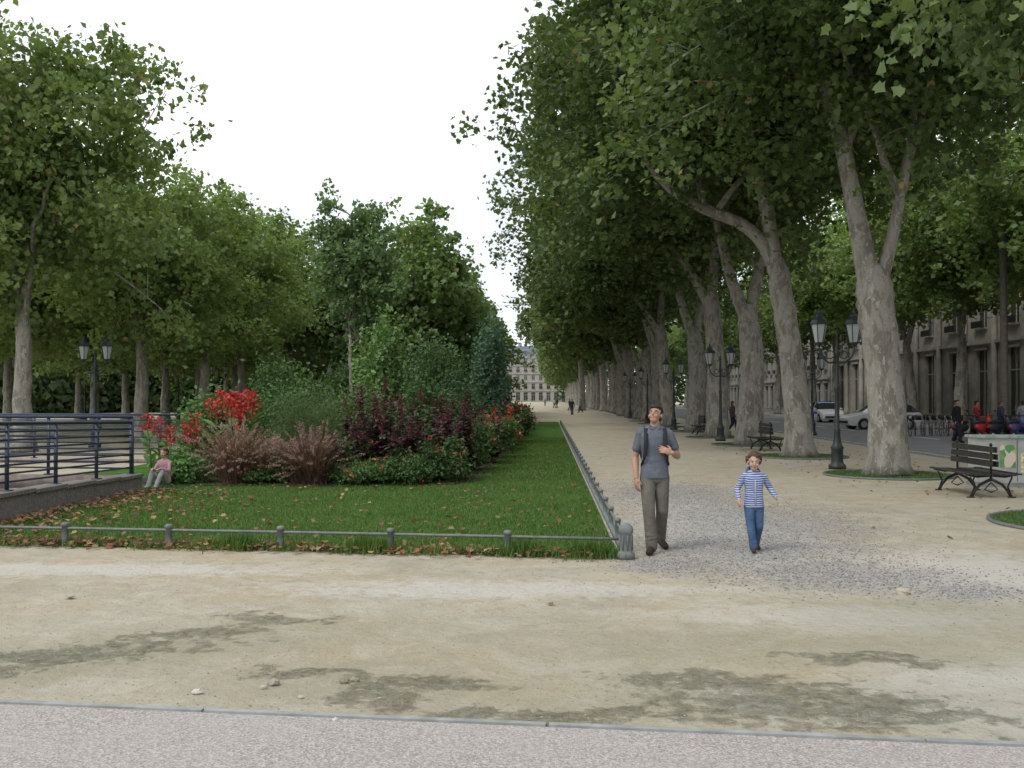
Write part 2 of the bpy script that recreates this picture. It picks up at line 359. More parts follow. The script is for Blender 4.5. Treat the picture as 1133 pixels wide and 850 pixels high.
def make_tree(name,seed,trunk,limbs,env_c,env_r,nclump,nleaf,lsize,cA,cB,crad=(1.0,1.7),nlimb=6,lowcut=-.75,limb_r=.17,star=False,seg=14,twigs=True):
    rg=np.random.default_rng(seed); mb=MB()
    tp=np.array([p[:3] for p in trunk],float); tr=[p[3] for p in trunk]
    tt=np.linspace(0,len(tp)-1,len(tp)*4); ii=np.arange(len(tp))
    T=np.stack([np.interp(tt,ii,tp[:,k]) for k in range(3)],1); R=np.interp(tt,ii,tr)
    T[1:-1]=(T[:-2]+2*T[1:-1]+T[2:])/4
    T[1:-1,:2]+=rg.normal(0,.02,(len(T)-2,2)); R*=1+rg.normal(0,.02,len(R))
    V,F=tube(T,R,seg)
    a=np.arctan2(V[:,1],V[:,0]); f=np.exp(-np.clip(V[:,2],0,None)/.3)*.26*(1+.6*np.sin(a*5+seed))
    V[:,0]*=1+f; V[:,1]*=1+f
    mb.add(V,F,0)
    ec=np.array(env_c,float); er=np.array(env_r,float)
    paths=[]; starts=[]
    for L in limbs:
        lp=np.array([p[:3] for p in L],float); lr=[p[3] for p in L]
        t2=np.linspace(0,len(lp)-1,len(lp)*3); i2=np.arange(len(lp))
        LT=np.stack([np.interp(t2,i2,lp[:,k]) for k in range(3)],1); LT[1:-1]=(LT[:-2]+2*LT[1:-1]+LT[2:])/4
        LR=np.interp(t2,i2,lr); mb.a(tube(LT,LR,10),0); paths.append((LT,LR))
        m_=len(LT); starts+=[(LT[k],LR[k]) for k in (int(m_*.5),int(m_*.7),int(m_*.9))]
    if not starts: starts=[(T[-1],R[-1]),(T[-2],R[-2]),(T[-4],R[-4])]
    for i in range(nlimb):
        az=2*math.pi*(i+rg.uniform(-.3,.3))/nlimb
        end=ec+er*np.array([math.cos(az)*.55,math.sin(az)*.55,rg.uniform(-.35,.5)])
        s,sr_=starts[i%len(starts)]; mid=(s+end)/2+np.array([0,0,rg.uniform(.2,1.5)])-(end-s)*np.array([.15,.15,0])
        pth=bez(s,mid,end,9); pth[1:-1]+=rg.normal(0,.12,(7,3)); r0=min(limb_r,sr_*.8)
        rr=np.linspace(r0,r0*.35,9); mb.a(tube(pth,rr,8),0); paths.append((pth,rr))
    if not limbs:
        top=ec+er*np.array([rg.uniform(-.15,.15),rg.uniform(-.15,.15),.7]); pth=bez(T[-1],(T[-1]+top)/2+rg.normal(0,.4,3),top,9)
        rr=np.linspace(R[-1]*.8,.05,9); mb.a(tube(pth,rr,8),0); paths.append((pth,rr))
    C=[]
    while len(C)<nclump:
        d=rg.normal(size=3); d/=np.linalg.norm(d)
        lump=1+.20*math.sin(d[0]*5+seed)+.18*math.sin(d[1]*6+seed*2)+.14*math.sin(d[2]*7+seed*3+d[0]*4)
        r=rg.random()**.45*lump
        p=d*r
        if p[2]<lowcut+.25*math.sin(p[0]*6+seed)+.15*rg.normal(): continue
        C.append(ec+er*p)
    C=np.array(C)
    pn=np.concatenate([p[2:] for p,_ in paths]); prr=np.concatenate([r[2:] for _,r in paths])
    idx=rg.choice(len(C),min(len(C),max(14,nclump//8)),replace=False); sn=[]
    for k in idx:
        e=ec+(C[k]-ec)*.82; j=np.argmin(((pn-e)**2).sum(1)+rg.random(len(pn))*2); s=pn[j]
        q=bez(s,(s+e)/2+np.array([0,0,.4])+rg.normal(0,.2,3),e,6); r0=min(.08,prr[j]*.7)
        mb.a(tube(q,np.linspace(r0,.022,6),6),0); sn.append(q[1:])
    sn=np.concatenate(sn+[pn]); 
    if twigs:
        for c in C:
            j=np.argmin(((sn-c)**2).sum(1)); s=sn[j]
            if np.linalg.norm(s-c)<5: mb.a(tube(bez(s,(s+c)/2+np.array([0,0,.15]),c,4),np.linspace(.026,.01,4),4),0)
    nsp=7; cr=rg.uniform(crad[0],crad[1],len(C))
    sp=np.repeat(C,nsp,axis=0)+rg.normal(size=(len(C)*nsp,3))*np.repeat(cr,nsp)[:,None]*np.array([.5,.5,.36])
    per=max(1,nleaf//(len(C)*nsp)); P=np.repeat(sp,per,axis=0); P=P+rg.normal(size=P.shape)*np.array([.30,.30,.20])*np.mean(crad)/1.3
    P[:,2]-=rg.exponential(.12,len(P))
    V,F=maple(P,lsize,rg,.9) if star else cards(P,lsize,rg,.9,.95)
    tint=np.repeat(rg.random(len(C)),nsp*per); tint=.6*tint+.3*np.repeat(rg.random(len(sp)),per)+.3*rg.random(len(P))-.08
    tint=np.clip(tint,0,1)[:,None]; col=np.array(cA)*(1-tint)+np.array(cB)*tint
    y=rg.random(len(P))<.012; col[y]=[.26,.21,.06]
    mb.add(V,F,1,np.repeat(col,10 if star else 4,axis=0),False)
    return mb.mesh(name,[BM,LF])
used=set()
def plant(name,me,loc,rz=0,s=1):
    if me.name in used: me=me.copy()
    used.add(me.name)
    return inst(name,me,loc,rz,s)
DK=(.058,.105,.033); LT_=(.155,.22,.068)
t1=make_tree('plane_tree_a',11,[(0,0,0,.47),(-.03,0,1.2,.43),(-.12,0,2.6,.40),(-.25,0,3.9,.43),(-.32,0,4.5,.42),(-.40,0,4.85,.25)],
   [[(-.36,0,4.3,.30),(-.58,0,5.4,.25),(-.80,.1,6.8,.21),(-1.05,.1,8.1,.19),(-1.45,.2,9.5,.16),(-2.0,.3,12,.12)],
    [(-.25,0,4.3,.22),(.1,.05,5.4,.15),(.35,.1,6.6,.13),(.55,.1,7.6,.12),(1.3,.2,10,.10)]],
   (-.3,0,12.6),(5.9,5.0,6.4),260,68000,.185,DK,LT_,nlimb=5,limb_r=.11,star=True)
t2=make_tree('plane_tree_b',23,[(0,0,0,.45),(-.04,0,1.2,.41),(-.2,0,3.0,.37),(-.42,0,4.5,.35),(-.62,0,5.7,.33),(-.8,0,6.2,.22)],
   [[(-.62,0,5.6,.24),(-1.1,0,6.7,.21),(-1.75,0,7.25,.19),(-2.95,0,7.7,.17),(-4.1,.1,8.4,.13),(-5.3,.2,10.2,.08)],
    [(-.7,0,5.8,.25),(-1.0,0,8.0,.22),(-1.4,.1,9.7,.18),(-1.6,.2,12,.14)],
    [(-2.9,0,7.7,.12),(-3.1,0,8.8,.1),(-3.0,.2,10.5,.06)]],
   (-1.6,0,12.6),(6.9,5.0,6.2),270,62000,.20,DK,LT_,nlimb=5,limb_r=.11,star=True)
tv=[t1,t2]
TR=[(0,0,0,.5),(.02,0,1.5,.44),(-.06,.05,3.5,.40),(-.2,.05,5.6,.38),(-.3,0,6.6,.3)]
LM_=[[(-.2,0,5.6,.22),(-1.2,.1,7.6,.19),(-2.6,.3,9.4,.15),(-4.1,.3,11,.09)],[(-.25,0,6,.24),(-.1,.2,8.5,.2),(.4,.3,11.5,.13)]]
TR2=[(0,0,0,.56),(.05,0,1.5,.48),(.12,.05,3.2,.45),(.05,.05,4.6,.42),(-.1,0,5.4,.3)]
LM2=[[(.0,0,4.6,.26),(-.7,.1,6.6,.21),(-1.2,.3,9.4,.16),(-2.6,.3,12,.09)],[(0,0,4.8,.26),(.5,.2,6.8,.2),(.9,.3,10,.13)]]
tv.append(make_tree('plane_tree_c31',31,TR,LM_,(-1.7,0,13.0),(7.0,5.0,6.6),270,42000,.26,DK,LT_,nlimb=5,limb_r=.14))
tv.append(make_tree('plane_tree_c47',47,TR2,LM2,(-1.7,0,13.0),(7.0,5.0,6.6),270,42000,.26,DK,LT_,nlimb=5,limb_r=.14))
far=[make_tree('plane_tree_f%d'%s_,s_,TR if s_==61 else TR2,LM_ if s_==61 else LM2,(-1.6,0,12.8),(6.8,5.0,6.5),220,15000,.46,DK,LT_,nlimb=4,limb_r=.14,seg=10,twigs=False) for s_ in (61,67)]
rg=random.Random(5)
pits=MB(); pitg=MB(); 
def pit(x,y,r):
    pitg.add([(x+r*math.cos(a),y+r*math.sin(a),.02) for a in np.linspace(0,2*math.pi,28,endpoint=False)],[list(range(28))],0,(.05,.11,.02),False)
    pits.a(torus((x,y,.02),r,.03,'z',40,6))
    n=int(1200*r*r); a=rng.uniform(0,6.283,n); q=r*np.sqrt(rng.random(n)); grass(pitg,x+q*np.cos(a),y+q*np.sin(a),.07,.02)
spots=[(8.2,14.6,0,(.72,.85,.92)),(8.0,23.7,0,1.0),(7.75,31.0,1,1.0),(7.8,38.6,3,1.0)]
y=45.8; i=0
while y<400:
    spots.append((7.7+rg.uniform(-.3,.3),y,[2,3,2][i%3] if y<68 else 4+i%2,rg.uniform(.90,1.06))); y+=7.3+rg.uniform(-.9,.9) if y<200 else 12; i+=1
allr=tv+far
for k,(x,y,vi,s) in enumerate(spots):
    o=plant('plane_tree',allr[vi],(x,y,0),0 if k in(1,2) else rg.uniform(-.5,.5),s)
    if k>2: o.rotation_euler[1]=rg.uniform(-.035,.02)
    if y<80: pit(x,y,1.45 if y>16 else 1.7)
plant('plane_tree',far[0],(4.9,140,0),0,(1,1,1.2))
y=42
opp=make_tree('roadside_tree',83,[(0,0,0,.36),(.05,0,2,.3),(.25,.05,4,.26),(.35,0,5.2,.22)],[[(.3,0,5,.15),(.9,0,7,.12),(1.3,0,9.5,.08)],[(.3,0,5,.16),(-.4,.2,7.5,.12),(-.9,.2,10,.08)]],(0,0,10.6),(4.7,4.7,5.4),150,22000,.28,(.10,.165,.045),(.22,.31,.09),nlimb=4,limb_r=.1)
while y<230:
    plant('plane_tree',opp,(24+rg.uniform(-.3,.3),y,0),rg.uniform(0,6),rg.uniform(.95,1.12)); y+=8.2 if y<90 else 14
YA=(.10,.165,.045); YB=(.235,.315,.095)
TL=[(0,0,0,.36),(.05,0,1.5,.3),(.0,.05,3.2,.26),(.1,0,4.4,.2)]
lt=[make_tree('avenue_tree_%d'%s_,s_,TL,[],(0,0,8.4),(4.3,4.3,4.9),160,31000,.22,YA,YB,(.8,1.4),7,-.85,.12) for s_ in (5,8)]
ltf=[make_tree('avenue_tree_f%d'%s_,s_,TL,[],(0,0,8.3),(4.1,4.1,4.8),140,10500,.38,YA,YB,(.8,1.4),6,-.85,.12,seg=8,twigs=False) for s_ in (6,9)]
for i in range(14):
    plant('plane_tree',(lt if i<4 else ltf)[i%2],(-17.5+rg.uniform(-.5,.5),33+i*8.2,0),rg.uniform(0,6),(1.0,1.0,1.12) if i==0 else rg.uniform(.86,1.03))
for i in range(10):
    plant('plane_tree',(lt if i<1 else ltf)[(i+1)%2],(-25.5+rg.uniform(-.5,.5),40+i*8.2,0),rg.uniform(0,6),rg.uniform(.88,1.02))
for i in range(7):
    plant('plane_tree',ltf[i%2],(-34+rg.uniform(-.5,.5),54+i*8.2,0),rg.uniform(0,6),rg.uniform(.9,1.05))
dkl=make_tree('avenue_tree_dark',71,[(0,0,0,.34),(.05,0,2,.3),(.0,.05,4,.25)],[],(0,0,7.4),(3.6,4.2,4.6),150,14000,.34,(.08,.145,.045),(.185,.265,.09),(.8,1.3),6,-.9,.12,seg=8,twigs=False)
y=60
while y<118:
    plant('plane_tree',dkl,(-7.9+rg.uniform(-.4,.4),y,0),rg.uniform(0,6),rg.uniform(.9,1.06)); y+=8.2
for i in range(3):
    plant('plane_tree',dkl,(-12.5+rg.uniform(-.4,.4),66+i*14,0),rg.uniform(0,6),rg.uniform(.78,.86))
st=make_tree('young_tree',90,[(0,0,0,.085),(.05,0,1.5,.075),(-.03,0,3.2,.07),(0,0,4.2,.06)],[],(0,0,6.5),(1.6,1.6,2.7),90,13000,.15,(.09,.165,.065),(.19,.29,.12),(.35,.6),6,-.95,.04)
plant('young_tree',st,(-6.95,35,0),0,1)
dm=MB(); r2=np.random.default_rng(9)
for (x0,x1,y0,y1,zt,n) in [(-75,-24,118,124,7.5,22000),(-60,-52,60,118,8,14000),(-60,-14,205,212,12,9000),(20,80,232,240,14,9000),(4,60,402,412,22,9000),(-60,-18,402,410,18,6000)]:
    P=np.stack([r2.uniform(x0,x1,n),r2.uniform(y0,y1,n),np.zeros(n)],1); P[:,2]=r2.random(n)*(zt+2*np.sin(P[:,0]*.6)+1.5*np.sin(P[:,0]*1.7))
    V,F=cards(P,.9,r2,.5,.9); c=np.array([.035,.065,.022])+r2.random((n,1))*np.array([.06,.09,.025]); dm.add(V,F,0,np.repeat(c,4,axis=0),False)
dm.obj('distant_tree_line',[LF])
pits.obj('tree_pit_edging',[fm]); pitg.obj('tree_pit_grass',[GM])

# ------------------------------------------------------------------ flower bed
soil=simple('bed_soil',(.05,.038,.026),.95,var=.4,bscale=30,bstr=.6,bdist=.05)
sheet('bed_soil',[(-9,21),(-7.5,20.3),(-4,20.2),(-2,20.6),(-1.4,22),(-1.2,60),(-10,60)],.03,soil)
PM=leafmat('garden_leaves',.25,.5,.1)
def bush(name,x,y,r,h,n,ls,cA,cB,seed,flow=None,nf=0,fs=.05,nc=26,stretch=1.,asp=.5,z0=.0):
    g=np.random.default_rng(seed); mb=MB()
    C=g.normal(size=(nc,3)); C/=np.linalg.norm(C,axis=1)[:,None]; C*=(g.random(nc)**.4)[:,None]
    C=C*np.array([r*.85,r*.85*stretch,h*.42])+np.array([0,0,z0+h*.5]); C[:,2]=np.clip(C[:,2],.1,None)
    for c in C[::2]: mb.a(tube([(c[0]*.15,c[1]*.15,0),(c[0]*.6,c[1]*.6,c[2]*.6),tuple(c)],[.014,.01,.005],4),0,(.06,.05,.03))
    P=np.repeat(C,n//nc,axis=0); P=P+g.normal(size=P.shape)*np.array([r*.22,r*.22,h*.12]); P[:,2]=np.abs(P[:,2])+.02
    V,F=cards(P,ls,g,.6,asp,.08); t=(.6*np.repeat(g.random(nc),n//nc)+.4*g.random(len(P)))[:,None]
    mb.add(V,F,0,np.repeat(np.array(cA)*(1-t)+np.array(cB)*t,4,axis=0),False)
    if flow:
        fc=C[g.integers(0,nc,nf)]+g.normal(size=(nf,3))*np.array([r*.3,r*.3,h*.14]); 
        fc[:,2]=np.abs(fc[:,2])+.08; fc[:,1]-=.05
        Q=np.repeat(fc,6,axis=0)+g.normal(size=(nf*6,3))*fs*.5; V,F=cards(Q,fs,g,.3,.9,.1)
        t=g.random((len(Q),1)); mb.add(V,F,0,np.repeat(np.array(flow)*(.7+.5*t),4,axis=0),False)
    return mb.obj(name,[PM],(x,y,0))
def amaranth(x,y,r,h,seed,n=7):
    g=np.random.default_rng(seed); mb=MB()
    for i in range(n):
        bx_,by_=g.normal(0,r*.4),g.normal(0,r*.4); hh=h*g.uniform(.62,1.05); tx,ty=bx_*1.5+g.normal(0,.06),by_*1.5
        mb.a(tube([(bx_,by_,0),((bx_+tx)/2,(by_+ty)/2,hh*.5),(tx,ty,hh)],[.02,.015,.007],5),0,(.12,.03,.035))
        k=30; tt=g.uniform(.15,.97,k); az=g.uniform(0,6.28,k); b=np.stack([bx_+(tx-bx_)*tt,by_+(ty-by_)*tt,hh*tt],1); d=np.stack([np.cos(az),np.sin(az),np.full(k,.45)],1)
        V,F=ribbons(b,d,.40*(1.15-tt*.5),.14,.15,g,4); cc=np.array([.030,.012,.014])+g.random((k,1))*np.array([.075,.024,.028]); gg=g.random(k)<.15; cc[gg]=[.06,.09,.03]
        mb.add(V,F,0,np.repeat(cc,10,axis=0),False)
        Q=np.array([tx,ty,hh])+g.normal(size=(60,3))*np.array([.035,.035,.10]); V,F=cards(Q,.06,g,.3,.6); mb.add(V,F,0,(.10,.025,.035),False)
    return mb.obj('purple_amaranth',[PM],(x,y,0))
def fountain_grass(x,y,h,seed,n=600,c1=(.10,.05,.042),c2=(.25,.15,.12)):
    g=np.random.default_rng(seed); mb=MB(); base=g.normal(0,.09,(n,3)); base[:,2]=0
    d=g.normal(0,.36,(n,3)); d[:,2]=1; L=h*g.uniform(.7,1.3,n)
    V,F=ribbons(base,d,L,h*.38,.015,g,6); t=g.random((n,1)); mb.add(V,F,0,np.repeat(np.array(c1)*(1-t)+np.array(c2)*t,14,axis=0),False)
    m=n//5; d2=d[:m]/np.linalg.norm(d[:m],axis=1)[:,None]
    for s in np.linspace(.74,1.04,9):
        p=base[:m]+d2*(L[:m]*s)[:,None]; p[:,2]-=h*.38*s*s
        V,F=cards(np.repeat(p,3,axis=0)+g.normal(0,.012,(m*3,3)),.06,g,.2,.35); mb.add(V,F,0,(.34,.22,.19),False)
    return mb.obj('fountain_grass',[PM],(x,y,0))
def cannas(x,y,n,rx,ry,h,seed,red=(.55,.012,.012)):
    g=np.random.default_rng(seed); mb=MB()
    for i in range(n):
        bx_,by_=g.uniform(-rx,rx),g.uniform(-ry,ry); hh=h*g.uniform(.68,1.05); ln=g.normal(0,.08,2)
        mb.a(tube([(bx_,by_,0),(bx_+ln[0]*.4,by_+ln[1]*.4,hh*.5),(bx_+ln[0],by_+ln[1],hh)],[.018,.014,.008],5),0,(.08,.14,.04))
        k=8; zz=np.linspace(.08,.72,k)*hh; az=g.uniform(0,6.28,k); d=np.stack([np.cos(az)*.75,np.sin(az)*.75,np.full(k,.85)],1)
        b=np.stack([bx_+ln[0]*zz/hh,by_+ln[1]*zz/hh,zz],1)
        dd=d/np.linalg.norm(d,axis=1)[:,None]; side=np.cross(dd,[0,0,1.]); side/=np.linalg.norm(side,axis=1)[:,None]
        V=[];L=g.uniform(.4,.62,k)
        for t,wd in ((0,.03),(.25,.13),(.5,.17),(.75,.12),(1,.01)):
            p=b+dd*(L*t)[:,None]; p[:,2]-=.22*t*t; V+=[p-side*wd/2+np.array([0,0,.02]),p,p+side*wd/2+np.array([0,0,.02])]
        V=np.stack(V,1).reshape(-1,3); F=[]
        for q in range(k):
            for s in range(4):
                for e in (0,1): a0=q*15+s*3+e; F.append([a0,a0+1,a0+4,a0+3])
        cc=np.array([.09,.20,.04])*g.uniform(.7,1.5) if g.random()>.15 else np.array([.10,.04,.04])
        mb.add(V,F,0,cc,False)
        m=50; Q=np.stack([g.normal(0,.065,m),g.normal(0,.065,m),g.uniform(-.2,.2,m)],1)+np.array([bx_+ln[0],by_+ln[1],hh+.03])
        V,F=cards(Q,.085,g,.4,.8,.15); t=g.random((m,1)); mb.add(V,F,0,np.repeat(np.array(red)*(.5+.7*t)+np.array([0,.02,.0])*t,4,axis=0),False)
    return mb.obj('canna_plant',[PM],(x,y,0))
cannas(-7.1,22.2,19,.62,.7,1.72,1,(.55,.012,.012)); cannas(-8.25,21.8,8,.4,.6,1.2,2,(.45,.015,.02))
cannas(-1.6,33,9,.5,1.5,1.25,3,(.5,.03,.02))
fountain_grass(-6.6,20.75,1.55,4,700); fountain_grass(-4.85,20.6,1.45,5,700); fountain_grass(-5.2,20.8,1.2,6,400); fountain_grass(-6.1,20.9,1.3,46,350)
G1=(.035,.085,.024); G2=(.10,.19,.05); 
bush('leafy_shrub',-7.7,20.9,.6,.65,2600,.12,(.06,.14,.035),(.14,.27,.07),10,asp=.7)
bush('fennel_plant',-5.45,22.3,.95,2.05,15000,.075,(.06,.12,.035),(.14,.21,.07),11,asp=.18,nc=40)
bush('leafy_shrub',-5.8,20.9,.6,.5,3000,.09,G1,G2,12,(.4,.05,.02),14,.05)
bush('leafy_shrub',-4.1,20.8,.7,.5,4500,.08,G1,G2,13,(.75,.13,.02),40,.05)
bush('leafy_shrub',-4.4,21.6,.7,.9,4500,.10,(.03,.06,.02),(.08,.13,.04),14,(.6,.12,.02),8,.05)
amaranth(-3.55,22.2,.66,2.1,15,10); amaranth(-4.3,22.5,.5,1.8,16,7); amaranth(-2.85,21.9,.55,1.6,36,8); amaranth(-3.3,21.2,.5,1.25,37,7); amaranth(-4.0,21.4,.45,1.25,38,6); amaranth(-2.1,22.2,.5,1.2,40,6)
bush('leafy_shrub',-3.0,20.9,.7,.65,4500,.09,G1,G2,17,(.62,.03,.02),18,.05)
bush('leafy_shrub',-2.3,21.5,.7,.9,5000,.10,(.03,.07,.02),(.10,.17,.05),18,(.6,.03,.03),18,.055)
amaranth(-2.15,23.3,.65,1.7,19,9); amaranth(-2.6,24.6,.6,1.8,39,8)
bush('flowering_shrub',-1.9,25.0,.6,1.2,4500,.10,G1,G2,20,(.62,.20,.16),24,.07)
amaranth(-1.75,27.3,.6,1.3,21,9); amaranth(-2.4,29,.6,1.6,22,9)
bush('flowering_shrub',-1.6,30,.7,1.25,5000,.10,G1,G2,22,(.6,.05,.03),40,.08)
g5=random.Random(3)
for i in range(12):
    kind=i%3; yy=35+i*2.1
    bush('flowering_shrub' if kind else 'purple_shrub',-1.75+g5.uniform(-.2,.2),yy,.8,1.1+g5.uniform(0,.5),2600,.14,(.03,.07,.02) if kind else (.04,.015,.018),(.09,.16,.04) if kind else (.09,.04,.04),50+i,[(.6,.05,.03),(.5,.1,.2),(.55,.2,.15)][kind],30,.09,asp=.6)
for i,(x,yy,r,h,n,ls,a,b) in enumerate([(-6.6,26,1.1,2.2,6500,.12,G1,G2),(-8.6,26,1.2,1.9,6000,.13,G1,(.14,.24,.06)),(-4.7,25.2,1.1,2.2,6500,.11,(.04,.08,.025),(.13,.21,.06)),
   (-3.3,27,1.1,2.2,6000,.12,G1,G2),(-8.8,32,1.2,3.1,7000,.15,G1,G2),(-4.9,30,.95,4.0,5500,.16,(.08,.16,.045),(.19,.32,.09)),(-5.4,33,.8,2.6,5000,.15,G1,G2),
   (-3.0,33,1.1,2.6,6500,.14,(.03,.07,.03),(.08,.15,.06)),(-2.3,39,.75,4.9,5500,.15,(.05,.11,.07),(.13,.23,.14)),(-4.2,40,1.1,3.7,5500,.16,G1,G2),(-8.2,40,1.1,3.0,6500,.18,G1,G2),
   (-5.3,45,1.2,4.6,6500,.18,(.05,.11,.045),(.13,.22,.09)),(-2.6,47,.9,4.2,5000,.16,(.05,.1,.06),(.12,.2,.12)),(-8.8,46,1.7,3.6,6500,.18,G1,G2),(-3,55,1.1,4.2,5500,.2,G1,G2),(-6.5,54,1.6,4,6500,.2,G1,G2)]):
    bush('tall_shrub',x,yy,r,h,n,ls,a,b,100+i,asp=.6,nc=30)
# fallen leaves
mb=MB(); g=np.random.default_rng(77); P=[]
n=1400; x=-7.9+8.6*g.random(n)**1.7; P.append(np.stack([x,fy(x)+g.normal(0,.16,n)-.02,g.uniform(.02,.09,n)],1))
n=900; x=-7.9+g.exponential(.9,n); P.append(np.stack([x,g.uniform(12.2,19,n),g.uniform(.05,.09,n)],1))
n=300; x=g.uniform(-7.8,.7,n); P.append(np.stack([x,g.uniform(12,20.5,n),g.uniform(.05,.08,n)],1))
n=50; P.append(np.stack([g.uniform(-7,14,n),g.uniform(8,35,n),g.uniform(.012,.02,n)],1))
n=300; P.append(np.stack([g.uniform(6,11,n),g.uniform(14,40,n),g.uniform(.015,.04,n)],1))
P=np.concatenate(P); V,F=maple(P,.075,g,3.0); pal=np.array([[.22,.10,.045],[.30,.17,.07],[.15,.08,.045],[.25,.09,.05],[.36,.26,.11]])
mb.add(V,F,0,np.repeat(pal[g.integers(0,5,len(P))]*g.uniform(.7,1.2,(len(P),1)),10,axis=0),False); mb.obj('fallen_leaves',[PM])
# gravel
mb=MB(); octv=np.array([[1,0,0],[-1,0,0],[0,1,0],[0,-1,0],[0,0,1],[0,0,-1.]]); octf=np.array([[0,2,4],[2,1,4],[1,3,4],[3,0,4],[2,0,5],[1,2,5],[3,1,5],[0,3,5]])
def stones(x,y,s,cols):
    n=len(x); V=octv[None]*s[:,None,None]*g.uniform(.6,1.3,(n,6,1)); V[:,:,2]*=.6; a=g.uniform(0,6.28,n); ca,sa=np.cos(a)[:,None],np.sin(a)[:,None]
    X=V[:,:,0]*ca-V[:,:,1]*sa+x[:,None]; Y=V[:,:,0]*sa+V[:,:,1]*ca+y[:,None]; Z=V[:,:,2]+(s*.25)[:,None]
    F=(octf[None]+np.arange(n)[:,None,None]*6).reshape(-1,3); mb.add(np.stack([X,Y,Z],2).reshape(-1,3),F,0,np.repeat(cols,6,axis=0),False)
for (cx,cy,rx,ry,ro) in GRAVEL:
    n=int(2400*min(rx*ry,2.2)); a=g.normal(0,.55,(n,2)); stones(cx+a[:,0]*rx,cy+a[:,1]*ry,g.uniform(.005,.015,n),g.uniform(.13,.42,(n,1))*np.array([1,.98,.95]))
n=5000; stones(g.uniform(-5,5,n),5.65+g.random(n)**1.5*6,g.uniform(.002,.008,n),g.uniform(.15,.5,(n,1))*np.array([1,.92,.78]))
def opaque_attr(name,rough=.9):
    m,nt,out=newmat(name); a=node(nt,'ShaderNodeAttribute',attribute_name='Col').outputs['Color']
    p=node(nt,'ShaderNodeBsdfPrincipled',{'Base Color':a,'Roughness':rough,'Specular IOR Level':.2}); nt.links.new(p.outputs[0],out.inputs[0]); return m
AM=opaque_attr('stone_chips'); mb.obj('gravel',[AM])
mb=MB()
for x,y,s,c in [(-2.16,6.1,.035,(.5,.47,.42)),(-1.74,6.3,.045,(.3,.28,.23)),(-1.78,6.22,.025,(.42,.4,.34)),(-1.3,6.36,.035,(.25,.23,.17)),(-1.24,6.4,.03,(.28,.26,.19)),(-1.5,6.03,.02,(.42,.4,.34)),(3.3,9.4,.07,(.40,.36,.28)),(-1.2,5.62,.02,(.5,.5,.46))]:
    V,F=ellipsoid((x,y,s*.4),(s,s*.7,s*.55),nu=9,nv=6); V+=g.normal(0,s*.08,V.shape); mb.add(V,F,0,c,False)
mb.obj('loose_stones',[AM])

# ------------------------------------------------------------------ road
asph=simple('old_asphalt',(.17,.17,.17),.9,var=.15,scale=1.5,bscale=80,bstr=.3)
sheet('road',[(12.15,-20),(22,-20),(22,400),(12.15,400)],.004,asph)
kerbm=simple('kerb_stone',(.33,.32,.30),.85)
mb=MB()
for i in range(80): mb.a(bx(12,12.15,10+i*2+.006,12+i*2-.006,0,.06),0,smooth=False)
for i in range(80): mb.a(bx(22,22.15,10+i*2+.006,12+i*2-.006,0,.12),0,smooth=False)
mb.obj('kerb',[kerbm])
mb=MB(); mb.a(bx(22.16,31.9,-20,400,0,.11),smooth=False); mb.obj('pavement',[simple('pavement_asphalt',(.22,.21,.2),.9)])
wp=simple('road_paint',(.7,.7,.68),.7); mb=MB()
for i in range(40): mb.add([(17,20+i*6,.008),(17.12,20+i*6,.008),(17.12,23+i*6,.008),(17,23+i*6,.008)],[[0,1,2,3]],smooth=False)
mb.obj('road_marking',[wp])

# ------------------------------------------------------------------ street lamp
lampm=simple('lamp_iron',(.022,.032,.032),.45,var=.2,spec=.5); 
m,nt,out=newmat('lamp_glass'); p=node(nt,'ShaderNodeBsdfPrincipled',{'Base Color':(.40,.43,.43,1),'Roughness':.15,'Specular IOR Level':.6}); nt.links.new(p.outputs[0],out.inputs[0]); GL=m
mb=MB()
mb.a(lathe([(.22,0),(.22,.10),(.17,.14),(.15,.2),(.15,.5),(.17,.55),(.12,.62),(.09,.75),(.075,.95),(.09,1.0),(.06,1.05),(.055,2.0),(.07,2.05),(.07,2.1),(.048,2.14),(.042,2.9),(.07,2.96),(.05,3.02),(.03,3.4),(.05,3.45),(.01,3.6)],14))
for s in (-1,1):
    mb.a(tube([(0,0,2.75),(s*.2,0,2.72),(s*.38,0,2.86),(s*.44,0,3.05),(s*.44,0,3.2)],[.028,.024,.022,.02,.03],8))
    mb.a(torus((s*.17,0,2.93),.10,.014,'y',16,6))
    mb.a(lathe([(.05,3.15),(.13,3.24)],6,(s*.44,0,0)),0,smooth=False)
    mb.a(lathe([(.115,3.245),(.2,3.70)],6,(s*.44,0,0)),1,smooth=False)
    for j in range(6):
        a=j*math.pi/3; mb.a(tube([(s*.44+.12*math.cos(a),.12*math.sin(a),3.24),(s*.44+.205*math.cos(a),.205*math.sin(a),3.705)],.012,4))
    mb.a(lathe([(.235,3.70),(.235,3.73),(.19,3.82),(.10,3.90),(.10,3.96),(.05,4.0),(.03,4.06),(.005,4.13)],6,(s*.44,0,0)),0,smooth=False)
lm=mb.mesh('street_lamp',[lampm,GL])
for x,y in [(7.42,25.8),(7.3,42.3),(7.2,57),(7.2,72),(7.2,87),(-16.6,36),(-20,60),(-13.2,62),(-33,70),(-28.5,76),(-21,85),(12.9,49),(16.5,68),(-11,100)]:
    inst('street_lamp',lm,(x,y,0),rg.uniform(-.2,.2) if y>30 else .0)
mb=MB(); mb.a(lathe([(.26,.1),(.24,.8),(.19,.9),(.16,6),(.13,12.4),(.1,12.5)],12,(21.2,47,0))); mb.a(tube([(21.2,47,12.2),(20.2,47,12.8),(18.9,47,12.9)],.06,6)); mb.a(box((18.6,47,12.88),(.7,.25,.14)))
